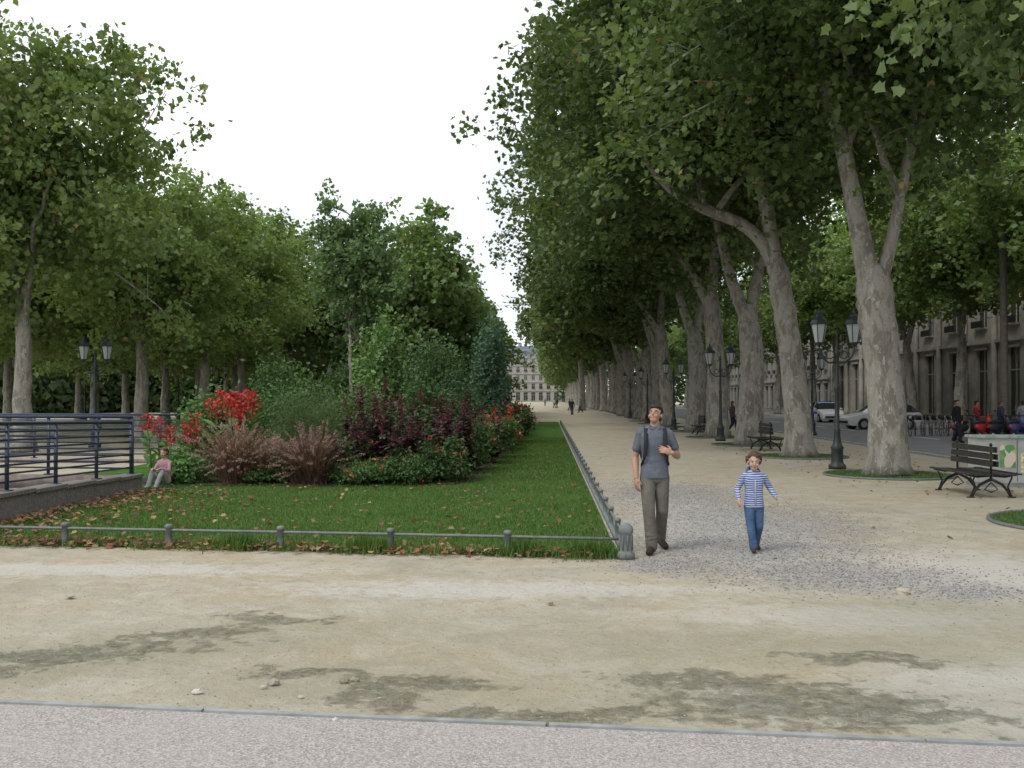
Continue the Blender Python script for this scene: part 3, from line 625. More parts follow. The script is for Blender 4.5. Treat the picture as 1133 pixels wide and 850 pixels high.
mb.obj('light_pole',[simple('pole_brown',(.10,.085,.07),.7)])

# ------------------------------------------------------------------ double bench
wood=simple('bench_wood',(.035,.03,.026),.55,var=.4,scale=12); iron=simple('bench_iron',(.018,.02,.02),.5)
mb=MB(); L=1.85
for s in (-1,1):
    y=s*(L/2-.18)
    mb.a(tube([(0,y,.30),(0,y,.62),(0,y,.95)],[.025,.02,.018],6),1); mb.a(lathe([(.03,.95),(.035,.97),(.01,1.0)],8,(0,y,0)),1)
    for q in (-1,1):
        mb.a(tube([(0,y,.34),(q*.2,y,.24),(q*.30,y,.12),(q*.36,y,.02)],[.03,.026,.024,.03],6),1)
        mb.a(tube([(q*.03,y,.40),(q*.25,y,.38),(q*.45,y,.42),(q*.47,y,.46)],[.022,.02,.02,.018],6),1)
        mb.a(tube([(q*.36,y,.02),(q*.30,y,.2),(q*.38,y,.38)],[.02,.018,.016],6),1); mb.a(box((q*.37,y,.012),(.12,.07,.022)),1)
        mb.a(tube([(0,y,.28),(q*.12,y,.15),(0,y,.10)],.013,5),1)
for q in (-1,1):
    for x in (.12,.225,.33,.435): mb.a(box((q*x,0,.425 if x<.43 else .44),(.088,L,.028)),0,smooth=False)
    for k,z in enumerate((.62,.75,.88)): mb.a(box((q*(.05-.012*k),0,z),(.024,L,.10)),0,smooth=False)
bm_=mb.mesh('park_bench',[wood,iron])
inst('park_bench',bm_,(8.1,19.25,0),.0); inst('park_bench',bm_,(7.6,35,0),0); inst('park_bench',bm_,(7.7,50,0),0)
mb=MB(); X0,Y0=8.85,20.7
mb.a(bx(X0,X0+1.5,Y0,Y0+.7,0,.08),1,smooth=False); mb.a(bx(X0+.03,X0+1.47,Y0+.03,Y0+.67,.085,1.0),0,smooth=False); mb.a(bx(X0-.02,X0+1.52,Y0-.02,Y0+.72,1.002,1.05),2,smooth=False)
mb.a(bx(X0+.75,X0+.757,Y0+.022,Y0+.028,.12,.96),3,smooth=False)
for j,(a,b,c_,d) in enumerate([(.12,.30,.45,.7),(.40,.72,.40,.86),(.82,1.1,.3,.7)]): mb.a(bx(X0+a,X0+b,Y0+.02,Y0+.027,c_,d),4+(j+1)%2,smooth=False)
for j in range(6): mb.a(bx(X0+1.15,X0+1.4,Y0+.02,Y0+.027,.15+j*.04,.17+j*.04),3,smooth=False)
m,nt,out=newmat('poster'); co=nt.nodes.new('ShaderNodeTexCoord').outputs['Object']
v=node(nt,'ShaderNodeTexVoronoi',{'Vector':co,'Scale':9.}); sp=node(nt,'ShaderNodeSeparateColor',{0:v.outputs['Color']})
c=mixc(nt,ramp(nt,sp.outputs[0],.4,.5),(.55,.45,.10),(.10,.30,.12)); c=mixc(nt,ramp(nt,sp.outputs[1],.7,.75),c,(.7,.6,.5))
p=node(nt,'ShaderNodeBsdfPrincipled',{'Base Color':c,'Roughness':.5}); nt.links.new(p.outputs[0],out.inputs[0]); POS=m
mb.obj('utility_cabinet',[simple('cabinet_grey',(.40,.42,.40),.6,var=.12,scale=4),conc,simple('cabinet_top',(.30,.37,.33),.6),iron,POS,simple('poster_pale',(.6,.6,.35),.5,var=.4,scale=20)])

# ------------------------------------------------------------------ vehicles
carw=simple('car_paint',(.62,.63,.64),.25,var=.03,bstr=0,spec=.6); glass=simple('dark_glass',(.03,.035,.04),.08,var=.1,bstr=0,spec=.8); rub=simple('tyre',(.02,.02,.02),.8); met=simple('hub_metal',(.4,.4,.4),.35,metal=.7); blu=simple('blue_stripe',(.04,.10,.42),.4); redl=simple('red_lens',(.5,.02,.02),.3)
def car():
    mb=MB(); S=[(-2.2,.35,.6,.62,.70,.60),(-2.05,.22,.75,.78,.82,.70),(-1.1,.2,.93,.96,.86,.74),(-.42,.2,.96,1.42,.86,.62),(.1,.2,.97,1.47,.86,.63),(.19,.2,.97,1.47,.86,.63),(.95,.2,.97,1.46,.86,.63),(1.04,.2,.97,1.45,.86,.63),(1.55,.2,.97,1.40,.86,.62),(1.95,.22,.98,1.02,.84,.72),(2.15,.3,.8,.85,.8,.68)]
    V=[]
    for x,zb,zt,zr,wb,wr in S:
        V+=[(x,-wb*.93,zb),(x,-wb,zb+.22),(x,-wb,zt),(x,-wr,zr),(x,0,zr+.03),(x,wr,zr),(x,wb,zt),(x,wb,zb+.22),(x,wb*.93,zb)]
    n=9
    for i in range(len(S)-1):
        for j in range(n):
            k=(j+1)%n; f=[i*n+j,(i+1)*n+j,(i+1)*n+k,i*n+k]; mi=0
            if j in (2,5) and i in (2,3,5,7,8): mi=1
            if j in (3,4) and i in (2,8): mi=1
            mb.add([V[q] for q in f],[[0,1,2,3]],mi,smooth=False)
    mb.add(V[:n],[list(range(n))]); mb.add(V[-n:],[list(range(n))])
    for x in (-1.35,1.3):
        for s in (-1,1):
            mb.a(tube([(x,s*.66,.31),(x,s*.875,.31)],.31,20),2,smooth=False); mb.a(tube([(x,s*.85,.31),(x,s*.885,.31)],.19,12),3,smooth=False); mb.a(torus((x,s*.86,.31),.345,.02,'y',20,5),2)
    for s in (-1,1): mb.a(bx(-1.0,.95,s*.862,s*.87,.62,.80),4); mb.a(box((-2.06,s*.62,.66),(.14,.3,.12)),3); mb.a(box((2.06,s*.68,.8),(.16,.16,.2)),5); mb.a(box((-.75,s*.95,1.0),(.12,.18,.12)),0)
    mb.a(box((-2.17,0,.42),(.08,1.2,.14)),2); mb.a(box((.2,0,1.53),(.25,1.0,.09)),4)
    return mb.mesh('parked_car',[carw,glass,rub,met,blu,redl])
cm=car(); inst('parked_car',cm,(19.3,58.5,0),.12)
inst('parked_car',cm,(20.7,75,0),math.pi/2)
def bike(col):
    mb=MB()
    for x in (-.52,.52): mb.a(torus((x,0,.34),.32,.018,'y',24,5),1); mb.a(tube([(x,-.04,.34),(x,.04,.34)],.03,6),1)
    for x in (-.52,.52):
        for k in range(8): a=k*math.pi/4; mb.a(tube([(x,0,.34),(x+.31*math.cos(a),0,.34+.31*math.sin(a))],.003,3),1)
    A=(-.52,0,.34);B=(-.08,0,.30);C=(-.2,0,.80);D=(.36,0,.80);E=(.38,0,.68)
    for p,q in ((A,B),(A,C),(B,C),(C,D),(B,E)): mb.a(tube([p,q],.018,6),0)
    mb.a(tube([(.34,0,.95),E,(.52,0,.34)],.016,6),0); mb.a(tube([C,(-.23,0,.95)],.014,6),1); mb.a(ellipsoid((-.24,0,.97),(.13,.06,.03)),1)
    mb.a(tube([(.28,-.28,1.0),(.36,-.1,.98),(.36,.1,.98),(.28,.28,1.0)],.014,6),1); mb.a(torus((-.08,0,.30),.09,.01,'y',12,4),1)
    mb.a(torus((.52,0,.34),.35,.02,'y',10,4),0); mb.a(box((.55,0,.85),(.25,.3,.2)),1)
    return mb.mesh('bicycle',[simple('bike_paint',col,.4),simple('bike_black',(.03,.03,.03),.5)])
bk=bike((.35,.37,.38))
for i in range(9): inst('bicycle',bk,(16.6+i*.42,47.6+.15*i,0),1.35+rg.uniform(-.15,.15))
def scooter(col):
    mb=MB()
    for x in (-.6,.62): mb.a(torus((x,0,.26),.20,.065,'y',20,8),1); mb.a(tube([(x,-.06,.26),(x,.06,.26)],.1,10),2)
    mb.a(ellipsoid((-.45,0,.58),(.48,.17,.22)),0); mb.a(ellipsoid((-.4,0,.80),(.45,.15,.08)),1); mb.a(box((.05,0,.30),(.5,.28,.1)),0)
    mb.a(tube([(.35,0,.35),(.42,0,.7),(.33,0,1.0)],[.16,.17,.12],8),0); mb.a(tube([(.62,0,.26),(.45,0,.75),(.35,0,1.05)],.03,6),2)
    mb.a(ellipsoid((.72,0,.52),(.22,.08,.05)),0); mb.a(ellipsoid((.42,0,1.02),(.12,.13,.1)),0); mb.a(tube([(.25,-.33,1.05),(.33,-.1,1.08),(.33,.1,1.08),(.25,.33,1.05)],.018,6),1)
    for s in (-1,1): mb.a(tube([(.32,s*.2,1.08),(.3,s*.28,1.25)],.008,4),1); mb.a(ellipsoid((.3,s*.29,1.27),(.02,.06,.04)),1)
    mb.a(box((-.95,0,.6),(.06,.16,.1)),3)
    return mb.mesh('scooter',[simple('scooter_paint',col,.35),simple('scooter_black',(.02,.02,.02),.5),met,redl])
s1=scooter((.03,.03,.035)); s2=scooter((.35,.03,.03)); s3=scooter((.06,.08,.2))
for i in range(7): inst('scooter',[s1,s2,s1,s3][i%4],(17.7+i*.75,42.6+.1*i,0),.7+rg.uniform(-.25,.25))

# ------------------------------------------------------------------ buildings
def building(name,W,nb,floors,loc,rz,wall,roof,depth=14,mans=3.5,pil=False):
    mb=MB(); bw=W/nb; z=0
    for fi,(fh,wf) in enumerate(floors):
        s=.95 if fi else .5; hd=.7; ww=bw*wf
        mb.a(bx(0,W,0,.3,z,z+s),0,smooth=False); mb.a(bx(0,W,0,.3,z+fh-hd,z+fh),0,smooth=False)
        mb.a(bx(0,bw/2-ww/2,0,.3,z+s,z+fh-hd),0,smooth=False); mb.a(bx(W-bw/2+ww/2,W,0,.3,z+s,z+fh-hd),0,smooth=False)
        for b in range(nb):
            cx=bw*(b+.5)
            if b<nb-1: mb.a(bx(cx+ww/2,cx+bw-ww/2,0,.3,z+s,z+fh-hd),0,smooth=False)
            mb.a(bx(cx-ww/2,cx+ww/2,.24,.27,z+s,z+fh-hd),1,smooth=False)
            mb.a(bx(cx-.04,cx+.04,.19,.235,z+s,z+fh-hd),3,smooth=False); mb.a(bx(cx-ww/2,cx-.043,.19,.235,z+fh*.62,z+fh*.62+.08),3,smooth=False); mb.a(bx(cx+.043,cx+ww/2,.19,.235,z+fh*.62,z+fh*.62+.08),3,smooth=False)
            mb.a(bx(cx-ww/2-.18,cx+ww/2+.18,-.14,-.003,z+fh-hd+.02,z+fh-hd+.2),0,smooth=False); mb.a(bx(cx-ww/2-.1,cx+ww/2+.1,-.12,-.003,z+s-.12,z+s-.003),0,smooth=False)
            if fi and fi%2==1: mb.a(bx(cx-ww/2-.1,cx+ww/2+.1,-.4,-.36,z+s,z+s+.5),4,smooth=False)
        mb.a(bx(-.1,W+.1,-.28,-.003,z+fh-.26,z+fh-.02),0,smooth=False); z+=fh
    if pil:
        for b in range(nb+1): mb.a(lathe([(.30,.05),(.30,.5),(.22,.6),(.19,z-1.1),(.30,z-.9),(.32,z-.45)],12,(bw*b,-.22,0)),0)
        mb.a(bx(-.5,W+.5,-.7,-.3,z-.44,z+.5),0,smooth=False); mb.a(bx(-.9,W+.9,-.9,-.29,z+.52,z+.8),0,smooth=False)
    mb.a(bx(0,W,.32,depth,0,z),0,smooth=False)
    mb.a(bx(-.3,W+.3,-.25,depth+.3,z+.003,z+.4),0,smooth=False)
    z+=.4; m_=1.6
    V=[(0,0,z),(W,0,z),(W,depth,z),(0,depth,z),(m_,m_,z+mans),(W-m_,m_,z+mans),(W-m_,depth-m_,z+mans),(m_,depth-m_,z+mans)]
    mb.add(V,[[0,1,5,4],[1,2,6,5],[2,3,7,6],[3,0,4,7],[4,5,6,7]],2,smooth=False)
    if mans>2:
        for b in range(nb):
            cx=bw*(b+.5); mb.a(bx(cx-.7,cx+.7,.2,2,z,z+2.2),0,smooth=False); mb.a(bx(cx-.45,cx+.45,.17,.19,z+.4,z+1.8),1,smooth=False); mb.a(bx(cx-.85,cx+.85,.05,2.0,z+2.205,z+2.4),2,smooth=False)
        for b in range(0,nb,3): mb.a(bx(bw*b+1.6,bw*b+3.2,4,4.8,z+mans-.5,z+mans+1.6),0,smooth=False)
    return mb.obj(name,[wall,glass,roof,simple(name+'_frame',(.45,.43,.39),.6),iron],loc,rz)
cream=simple('cream_stone',(.34,.33,.30),.85,var=.12,scale=.6); slate=simple('slate_roof',(.15,.18,.23),.6,var=.15,scale=2); sand=simple('grey_sandstone',(.40,.375,.33),.85,var=.25,scale=.7)
building('stone_apartment_building',46,14,[(4.8,.5),(3.8,.4),(3.6,.4),(3.6,.4),(3.3,.4)],(-34,430,0),0,cream,slate,14,4.6)
building('columned_stone_building',60,12,[(6.0,.36),(5.4,.34),(3.4,.3)],(32,112,0),-math.pi/2,sand,slate,16,1.2,pil=True)
building('stone_townhouse',80,26,[(4.2,.5),(3.6,.38),(3.4,.38),(3.2,.38)],(32,194,0),-math.pi/2,cream,slate,14,3.5)
building('stone_townhouse',90,28,[(4.2,.5),(3.6,.38),(3.4,.38),(3.2,.38)],(32,50,0),-math.pi/2,cream,slate,14,3.5)

# ------------------------------------------------------------------ people
def cone(a,b,ra,rb,seg=14):
    a=np.array(a,float);b=np.array(b,float);d=b-a;L=np.linalg.norm(d);d=d/L
    ref=np.array([1.,0,0]) if abs(d[0])<.8 else np.array([0,1.,0])
    u=ref-d*np.dot(ref,d);u/=np.linalg.norm(u);w_=np.cross(d,u)
    prof=[(-math.sin(t)*ra,math.cos(t)*ra) for t in (1.5,1.0,.5)]+[(0,ra),(L*.5,(ra+rb)/2),(L,rb)]+[(L+math.sin(t)*rb,math.cos(t)*rb) for t in (.5,1.0,1.5)]
    V=[];F=[]
    for z,r in prof:
        for j in range(seg):
            t=2*math.pi*j/seg; V.append(a+d*z+r*(math.cos(t)*u+math.sin(t)*w_))
    n=len(prof)
    for i in range(n-1):
        for j in range(seg): k=(j+1)%seg;F.append([i*seg+j,i*seg+k,(i+1)*seg+k,(i+1)*seg+j])
    F.append(list(range(seg))[::-1]);F.append([(n-1)*seg+j for j in range(seg)])
    return np.array(V),F
def loft(secs,seg=26):
    V=[];F=[]
    for (x,y,z,rx,ry) in secs:
        for j in range(seg):
            t=2*math.pi*j/seg; cx=math.cos(t);sy=math.sin(t)
            V.append((x+rx*math.copysign(abs(cx)**.85,cx),y+ry*math.copysign(abs(sy)**.85,sy),z))
    n=len(secs)
    for i in range(n-1):
        for j in range(seg): k=(j+1)%seg;F.append([i*seg+j,i*seg+k,(i+1)*seg+k,(i+1)*seg+j])
    F.append(list(range(seg))[::-1]);F.append([(n-1)*seg+j for j in range(seg)])
    return np.array(V),F
SKIN,HAIR,TOP,PANT,SHOE,LIP=range(6)
def hand(pr,w_,d,nrm,side,s=1.,curl=.5):
    w_=np.array(w_,float);d=np.array(d,float);d/=np.linalg.norm(d);nrm=np.array(nrm,float);nrm-=d*np.dot(nrm,d);nrm/=np.linalg.norm(nrm);t=np.cross(d,nrm)*side
    M=np.stack([d,t,nrm],1); pr.append((ellipsoid(w_+d*.05*s,(.052*s,.041*s,.019*s),M),SKIN))
    for k,(off,L) in enumerate(((.030,.070),(.010,.078),(-.010,.073),(-.029,.058))):
        b=w_+(d*.088+t*off)*s; c1=curl*.6+.05*k;c2=curl*1.5+.08*k
        d1=d*math.cos(c1)+nrm*math.sin(c1)+t*off*3;m_=b+d1*L*.5*s;d2=d*math.cos(c2)+nrm*math.sin(c2)+t*off*2; pr.append((cone(b,m_,.0092*s,.0085*s,seg=8),SKIN));pr.append((cone(m_,m_+d2*L*.5*s,.0085*s,.007*s,seg=8),SKIN))
    b=w_+(d*.028+t*.032)*s;dt=d*.6+t*.65+nrm*.35;dt/=np.linalg.norm(dt);m_=b+dt*.035*s;d2=d*.85+t*.25+nrm*.4;d2/=np.linalg.norm(d2)
    pr.append((cone(b,m_,.012*s,.010*s,seg=8),SKIN));pr.append((cone(m_,m_+d2*.032*s,.010*s,.0075*s,seg=8),SKIN))
def person(name,J,S,mats,loc,rz=0,voxel=.006,headS=.95,pitch=0,yaw=0,longsleeve=False,curly=False,longhair=False,extras=None,detail=True,HS=1.08,seed=1):
    q0=random.Random(seed)
    pr=[]; hip=J['hip'];nk=J['neck']; hz=hip[2];nz=nk[2]
    def ts(t,rx,ry,dy=0): return (hip[0]+(nk[0]-hip[0])*t,hip[1]+(nk[1]-hip[1])*t+dy,hz+(nz-hz)*t,rx*S,ry*S)
    pr.append((loft([ts(-.10,.166,.124),ts(-.07,.172,.129),ts(.1,.165,.122),ts(.22,.157,.119),ts(.3,.158,.120),ts(.38,.152,.113),ts(.5,.160,.118),ts(.68,.172,.122),ts(.8,.176,.116),ts(.88,.158,.102),ts(.94,.115,.08),ts(1.0,.06,.06)]),TOP))
    for s in (-1,1): pr.append((cone((hip[0]+s*.05*S,nk[1]+.0,hz+(nz-hz)*.955),np.array(J['shoR' if s<0 else 'shoL'])+np.array([0,0,.010*S]),.052*S,.050*S),TOP))
    pr.append((loft([ts(-.22,.10,.08),ts(-.16,.150,.11),ts(-.08,.157,.115),ts(.08,.150,.108)]),PANT))
    head=np.array(J['head'],float)
    pr.append((cone(np.array(nk)-np.array([0,0,.05*S]),head-np.array([0,-.015,.04])*headS,.058*S,.054*S),SKIN))
    if not longsleeve: pr.append((torus((nk[0],nk[1],nk[2]-.002),.062*S,.013*S,'z',20,6),TOP))
    for k,sx in (('R',-1),('L',1)):
        h=np.array(J['hip'+k]);kn=np.array(J['knee'+k]);an=np.array(J['ank'+k]);to=np.array(J['toe'+k])
        pr.append((cone(h,kn,.094*S,.074*S),PANT));pr.append((cone(kn,an+np.array([0,0,.01]),.073*S,.066*S),PANT))
        for q in (.05,.16,.28,.85,1.12):
            c=an+(kn-an)*q if q<=1 else kn+(h-kn)*(q-1)
            V,F=torus((0,0,0),.063*S,.011*S,'z',18,6)
            V[:,2]+=V[:,0]*q0.uniform(-.5,.5)+V[:,1]*q0.uniform(-.4,.4); pr.append(((V+c,F),PANT))
        pr.append((cone(an+(kn-an)*.10,an-(kn-an)*.06,.068*S,.070*S),PANT))
        d=to-an;d2=np.array([d[0],d[1],0]);d2/=np.linalg.norm(d2)
        heel=an-d2*.03*S-np.array([0,0,.045*S]);heel[2]=max(heel[2],.042*S);to2=to.copy();to2[2]=max(to2[2],.036*S)
        pr.append((cone(heel,(heel+to2)/2,.042*S,.046*S),SHOE));pr.append((cone((heel+to2)/2,to2,.046*S,.038*S),SHOE));pr.append((cone(an,heel,.042*S,.04*S),SHOE))
        s_=np.array(J['sho'+k]);e=np.array(J['elb'+k]);w_=np.array(J['wri'+k])
        pr.append((ellipsoid(s_,(.060*S,.062*S,.058*S)),TOP))
        if longsleeve:
            pr.append((cone(s_,e,.058*S,.052*S),TOP));pr.append((cone(e,w_,.052*S,.042*S),TOP))
            c=e+(w_-e)*.2; pr.append((ellipsoid(c,(.056*S,.056*S,.02*S)),TOP)); c=e+(w_-e)*.8; pr.append((ellipsoid(c,(.05*S,.05*S,.018*S)),TOP))
        else:
            pr.append((cone(s_,s_+(e-s_)*.60,.060*S,.062*S),TOP));pr.append((cone(s_,e,.047*S,.040*S),SKIN));pr.append((cone(e,e+(w_-e)*.35,.042*S,.042*S),SKIN));pr.append((cone(e+(w_-e)*.3,w_,.042*S,.029*S),SKIN))
        if detail: hand(pr,w_,*J['hand'+k],S*HS)
        else:
            dd=(w_-e)/np.linalg.norm(w_-e);pr.append((ellipsoid(w_+dd*.07*S,(.04*S,.03*S,.07*S)),SKIN))
    R=Matrix.Rotation(yaw,3,'Z')@Matrix.Rotation(pitch,3,'X'); Rn=np.array(R); hs=headS
    H=[]
    def E(c,r,t): H.append((ellipsoid(c,r),t))
    E((0,.012,.035),(.074,.092,.083),SKIN);E((0,-.028,-.02),(.061,.060,.080),SKIN);E((0,-.042,-.072),(.044,.044,.038),SKIN)
    H.append((cone((0,-.086,.012),(0,-.104,-.022),.008,.013),SKIN));E((0,-.078,.028),(.048,.014,.010),SKIN)
    E((0,-.086,-.050),(.022,.009,.0045),LIP);E((0,-.084,-.059),(.018,.009,.005),LIP)
    for s in (-1,1): E((s*.076,.005,-.005),(.012,.022,.033),SKIN);E((s*.035,-.070,-.03),(.024,.02,.022),SKIN)
    E((0,.026,.058),(.083,.094,.078),HAIR);E((0,.045,.0),(.077,.067,.085),HAIR)
    if curly:
        q=random.Random(4)
        for i in range(90):
            a=q.uniform(0,6.28);t=q.uniform(-.6,1.5); rr=.090
            c=(rr*math.cos(t)*math.cos(a),.025+rr*1.05*math.cos(t)*math.sin(a),.035+.092*math.sin(t))
            if c[1]<-.02 and c[2]<.075: continue
            E(c,(.022,.022,.022),HAIR)
    else:
        for s in (-1,1): E((s*.069,-.010,.035),(.012,.02,.032),HAIR)
        E((0,-.046,.088),(.068,.040,.030),HAIR)
    if longhair: E((0,.06,-.08),(.075,.045,.12),HAIR)
    for (V,F),t in H: pr.append(((V*hs@Rn.T+head,F),t))
    Vs=[];Fs=[];tg=[];n=0
    for (V,F),t in pr:
        Vs+= [tuple(v) for v in V];Fs+=[[i+n for i in f] for f in F];tg+=[t]*len(F);n+=len(V)
    src=bpy.data.meshes.new('src');src.from_pydata(Vs,[],Fs);so_=bpy.data.objects.new('src',src);bpy.context.collection.objects.link(so_)
    md=so_.modifiers.new('r','REMESH');md.mode='VOXEL';md.voxel_size=voxel
    dg=bpy.context.evaluated_depsgraph_get();dg.update();me=bpy.data.meshes.new_from_object(so_.evaluated_get(dg))
    bvh=BVHTree.FromPolygons([Vector(v) for v in Vs],Fs)
    mi=[]
    for p in me.polygons:
        r=bvh.find_nearest(p.center); mi.append(tg[r[2]] if r[2] is not None else 0)
    me.materials.clear()
    for m_ in mats: me.materials.append(m_)
    me.polygons.foreach_set('material_index',mi);me.polygons.foreach_set('use_smooth',[True]*len(mi));me.update()
    bpy.data.objects.remove(so_);me.name=name
    o=inst(name,me,loc,rz); sm=o.modifiers.new('s','SMOOTH');sm.iterations=4 if detail else 2;sm.factor=.5
    eb=MB()
    for s in (-1,1):
        for c,r,mi_ in (((s*.029,-.079,.006),(.0135,.010,.0065),0),((s*.029,-.0865,.006),(.0055,.004,.0055),1)):
            V,F=ellipsoid(c,r,nu=10,nv=7); eb.add(V*hs@Rn.T+head,F,mi_)
        V,F=ellipsoid((s*.031,-.0875,.029),(.018,.005,.003),nu=8,nv=5); eb.add(V*hs@Rn.T+head,F,2)
    eo=eb.obj('eyes',[EYE,IRIS,mats[HAIR]]); eo.parent=o
    if extras: 
        for ex in extras(): ex.parent=o
    return o
EYE=simple('eye_white',(.5,.47,.44),.3,var=0,bstr=0);IRIS=simple('iris',(.03,.02,.015),.2,var=0,bstr=0)
def cloth(n,c,var=.15,bs=14,bd=.03): return simple(n,c,.9,var=var,scale=7,bscale=bs,bstr=.6,bdist=bd,spec=.15)
skin=simple('skin',(.36,.21,.145),.55,var=.08,bstr=.03);skin2=simple('skin_fair',(.44,.285,.22),.55,var=.06,bstr=.03)
hairD=simple('hair_dark',(.018,.012,.01),.6,bscale=90,bstr=.6);hairB=simple('hair_brown',(.075,.04,.022),.6,bscale=90,bstr=.6);lip=simple('lips',(.34,.15,.12),.5,bstr=0)
JM=dict(hip=(0,0,.92),neck=(.0,-.01,1.475),head=(.01,.0,1.612),
 hipR=(-.085,0,.88),kneeR=(-.085,-.15,.49),ankR=(-.06,-.20,.10),toeR=(-.11,-.38,.035),
 hipL=(.085,0,.88),kneeL=(.085,-.03,.48),ankL=(.09,.22,.14),toeL=(.14,.07,.04),
 shoR=(-.168,0,1.39),elbR=(-.228,.04,1.11),wriR=(-.225,-.06,.87),handR=((.02,-.25,-1),(1,.5,0),1),
 shoL=(.168,0,1.39),elbL=(.27,.0,1.13),wriL=(.19,-.17,1.175),handL=((-1,-.10,.35),(0,.8,-.2),-1))
def straps():
    mb=MB()
    for s in (-1,1):
        V=[];F=[]
        path=[(.10,.14,1.28),(.105,.11,1.40),(.107,.04,1.478),(.108,-.05,1.455),(.112,-.108,1.38),(.118,-.136,1.28),(.125,-.136,1.16),(.14,-.118,1.09),(.16,-.05,1.03),(.15,.05,1.0)]
        for i,p in enumerate(path):
            hw=.024 if i<7 else .012
            for dx in (-hw,hw): V.append((s*p[0]+dx,p[1],p[2]))
        for i in range(len(path)-1): F.append([2*i,2*i+1,2*i+3,2*i+2])
        mb.add(V,F,0)
    mb.a(ellipsoid((0,.20,1.22),(.165,.10,.25)),0); mb.a(ellipsoid((0,.28,1.12),(.12,.05,.13)),0)
    o=mb.obj('backpack',[cloth('backpack_fabric',(.03,.032,.038))]); so2=o.modifiers.new('t','SOLIDIFY');so2.thickness=.014;so2.offset=0
    m2=MB(); 
    for s in (-1,1): m2.add([(s*.008,-.085,1.435),(s*.052,-.088,1.445),(s*.075,-.04,1.485),(s*.055,-.055,1.50),(s*.012,-.078,1.465)],[[0,1,2,3,4]])
    c=m2.obj('collar',[cloth('shirt_collar',(.115,.13,.155))]); t=c.modifiers.new('t','SOLIDIFY');t.thickness=.006
    return [o,c]
person('walking_man',JM,1.0,[skin,hairD,cloth('grey_shirt',(.115,.13,.155)),cloth('khaki_trousers',(.125,.12,.10)),cloth('brown_shoes',(.05,.035,.028)),lip],(1.28,11.95,.004),.0,.0055,1.0,math.radians(-22),math.radians(-24),extras=straps)
def stripe():
    m,nt,out=newmat('striped_top'); co=nt.nodes.new('ShaderNodeTexCoord').outputs['Object']
    z=node(nt,'ShaderNodeSeparateXYZ',{0:co}).outputs[2]; n=noise(nt,co,8,3)
    q=mth(nt,'ADD',z,mth(nt,'MULTIPLY',n,.03)); f=mth(nt,'FRACT',mth(nt,'MULTIPLY',q,38.))
    c=mixc(nt,ramp(nt,f,.5,.58),(.05,.09,.30),(.46,.50,.58)); 
    p=node(nt,'ShaderNodeBsdfPrincipled',{'Base Color':c,'Roughness':.9,'Specular IOR Level':.15,'Normal':bump(nt,noise(nt,co,20,3),.5,.02)})
    nt.links.new(p.outputs[0],out.inputs[0]); return m
JC=dict(hip=(0,0,.56),neck=(0,-.005,.945),head=(0,-.01,1.058),
 hipR=(-.058,0,.53),kneeR=(-.055,-.08,.30),ankR=(-.03,-.11,.07),toeR=(-.045,-.22,.03),
 hipL=(.058,0,.53),kneeL=(.058,-.02,.29),ankL=(.05,.12,.09),toeL=(.06,.03,.03),
 shoR=(-.120,0,.88),elbR=(-.19,.03,.73),wriR=(-.20,-.09,.64),handR=((-.1,-.5,-.8),(1,.4,0),1),
 shoL=(.120,0,.88),elbL=(.20,.04,.74),wriL=(.235,-.07,.66),handL=((.3,-.5,-.7),(-1,.4,0),-1))
def hood():
    mb=MB(); V,F=torus((0,0,0),.062,.026,'z',20,8); V[:,2]+=V[:,1]*.55; mb.add(V+np.array([0,.03,.940]),F,0); mb.a(ellipsoid((0,.10,.90),(.085,.05,.07)),0); mb.a(tube([(0,-.090,.55),(0,-.090,.72),(0,-.085,.84),(0,-.05,.92)],.005,5),1)
    return [mb.obj('hood',[cloth('hood_blue',(.07,.11,.30)),simple('zip_white',(.45,.47,.5),.7)])]
person('walking_child',JC,.68,[skin2,hairB,stripe(),cloth('blue_jeans',(.06,.11,.20),.3),cloth('child_shoes',(.06,.05,.07)),lip],(2.46,11.98,.004),0,.0045,.90,math.radians(4),math.radians(-8),longsleeve=True,curly=True,extras=hood,HS=1.15)
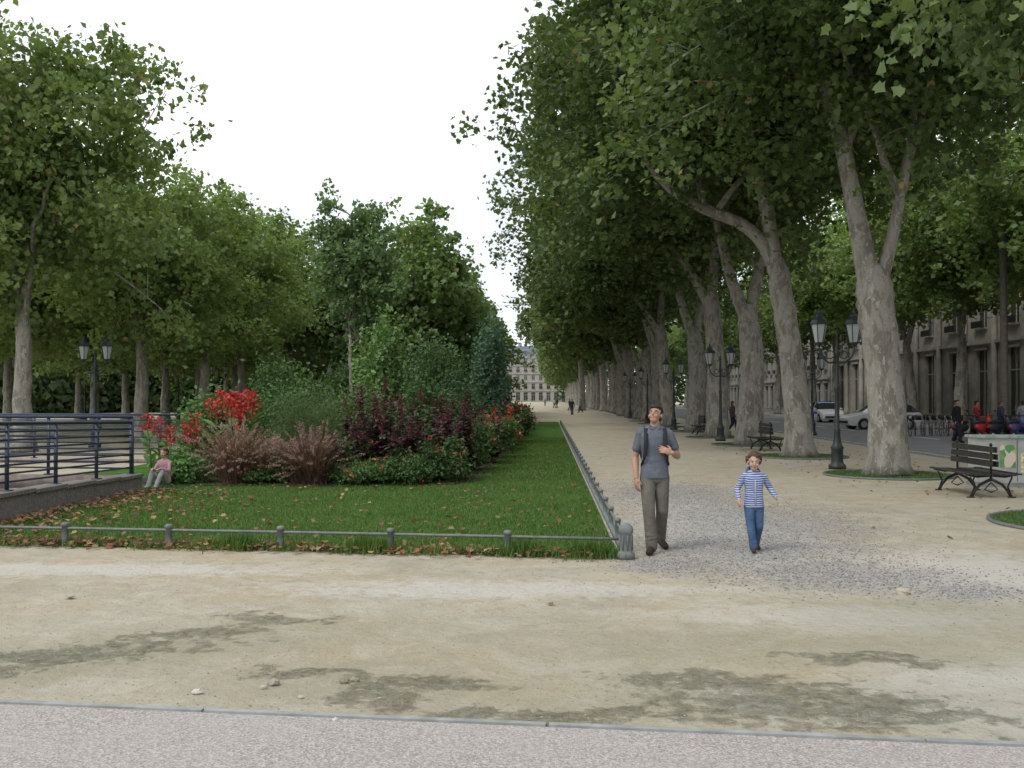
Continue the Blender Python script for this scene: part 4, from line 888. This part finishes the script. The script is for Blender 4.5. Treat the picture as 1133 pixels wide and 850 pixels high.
# small person sitting on the grass by the end of the railing
JS=dict(hip=(0,0,.15),neck=(0,-.03,.57),head=(0,-.05,.69),
 hipR=(-.07,-.02,.12),kneeR=(-.11,-.27,.30),ankR=(-.09,-.40,.07),toeR=(-.10,-.51,.03),
 hipL=(.07,-.02,.12),kneeL=(.11,-.25,.31),ankL=(.09,-.38,.07),toeL=(.10,-.49,.03),
 shoR=(-.125,-.03,.50),elbR=(-.18,-.12,.34),wriR=(-.10,-.26,.38),handR=((.4,-.9,0),(0,0,-1),1),
 shoL=(.125,-.03,.50),elbL=(.18,-.12,.34),wriL=(.10,-.25,.39),handL=((-.4,-.9,0),(0,0,-1),-1))
person('seated_child',JS,.68,[skin2,hairB,cloth('pink_top',(.42,.25,.27)),cloth('pale_trousers',(.32,.32,.34)),cloth('white_shoes',(.4,.4,.4)),lip],(-7.72,19.9,.02),-.3,.008,.86,math.radians(6),.2,longsleeve=True,curly=True)
def bystander(name,x,y,rz,top,pant,hr,S=1.,lh=False):
    J={k:(tuple(np.array(v,float)) if not k.startswith('hand') else v) for k,v in JM.items()}
    J['elbL']=(.25,.04,1.12);J['wriL']=(.25,-.04,.88)
    o=person(name,J,1.0,[skin,hr,cloth('top',top),cloth('pant',pant),cloth('shoe',(.03,.03,.03)),lip],(x,y,.004),rz,.014,.98,0,0,detail=False,longhair=lh,longsleeve=True); o.scale=(S,)*3
bystander('standing_man',16.6,41.0,.6,(.02,.02,.022),(.03,.03,.04),hairD,1.0)
bystander('pedestrian',18.5,43.6,1.5,(.35,.04,.04),(.04,.05,.08),hairD,.98)
bystander('pedestrian',19.7,44.0,1.5,(.04,.05,.09),(.04,.05,.08),hairB,.98)
bystander('pedestrian',20.8,44.3,2.5,(.20,.20,.22),(.03,.03,.05),hairD,.98)
bystander('pedestrian',9.6,52,1.8,(.08,.06,.06),(.03,.03,.05),hairB,.95,True)
for i,(x,y,c) in enumerate([(2.6,105,.03),(3.1,140,.05),(1.2,170,.3),(1.7,172,.04),(4.0,120,.15),(-.5,215,.2),(2.0,240,.04)]):
    bystander('pedestrian',x,y,i*1.3,(c,c,c*1.1),(.04,.045,.07),hairD if i%2 else hairB,.97,i%2==0)
bystander('pedestrian',-30,72,0,(.35,.05,.05),(.04,.05,.1),hairD)
bystander('pedestrian',-21.5,62,1,(.2,.22,.3),(.04,.05,.1),hairB)
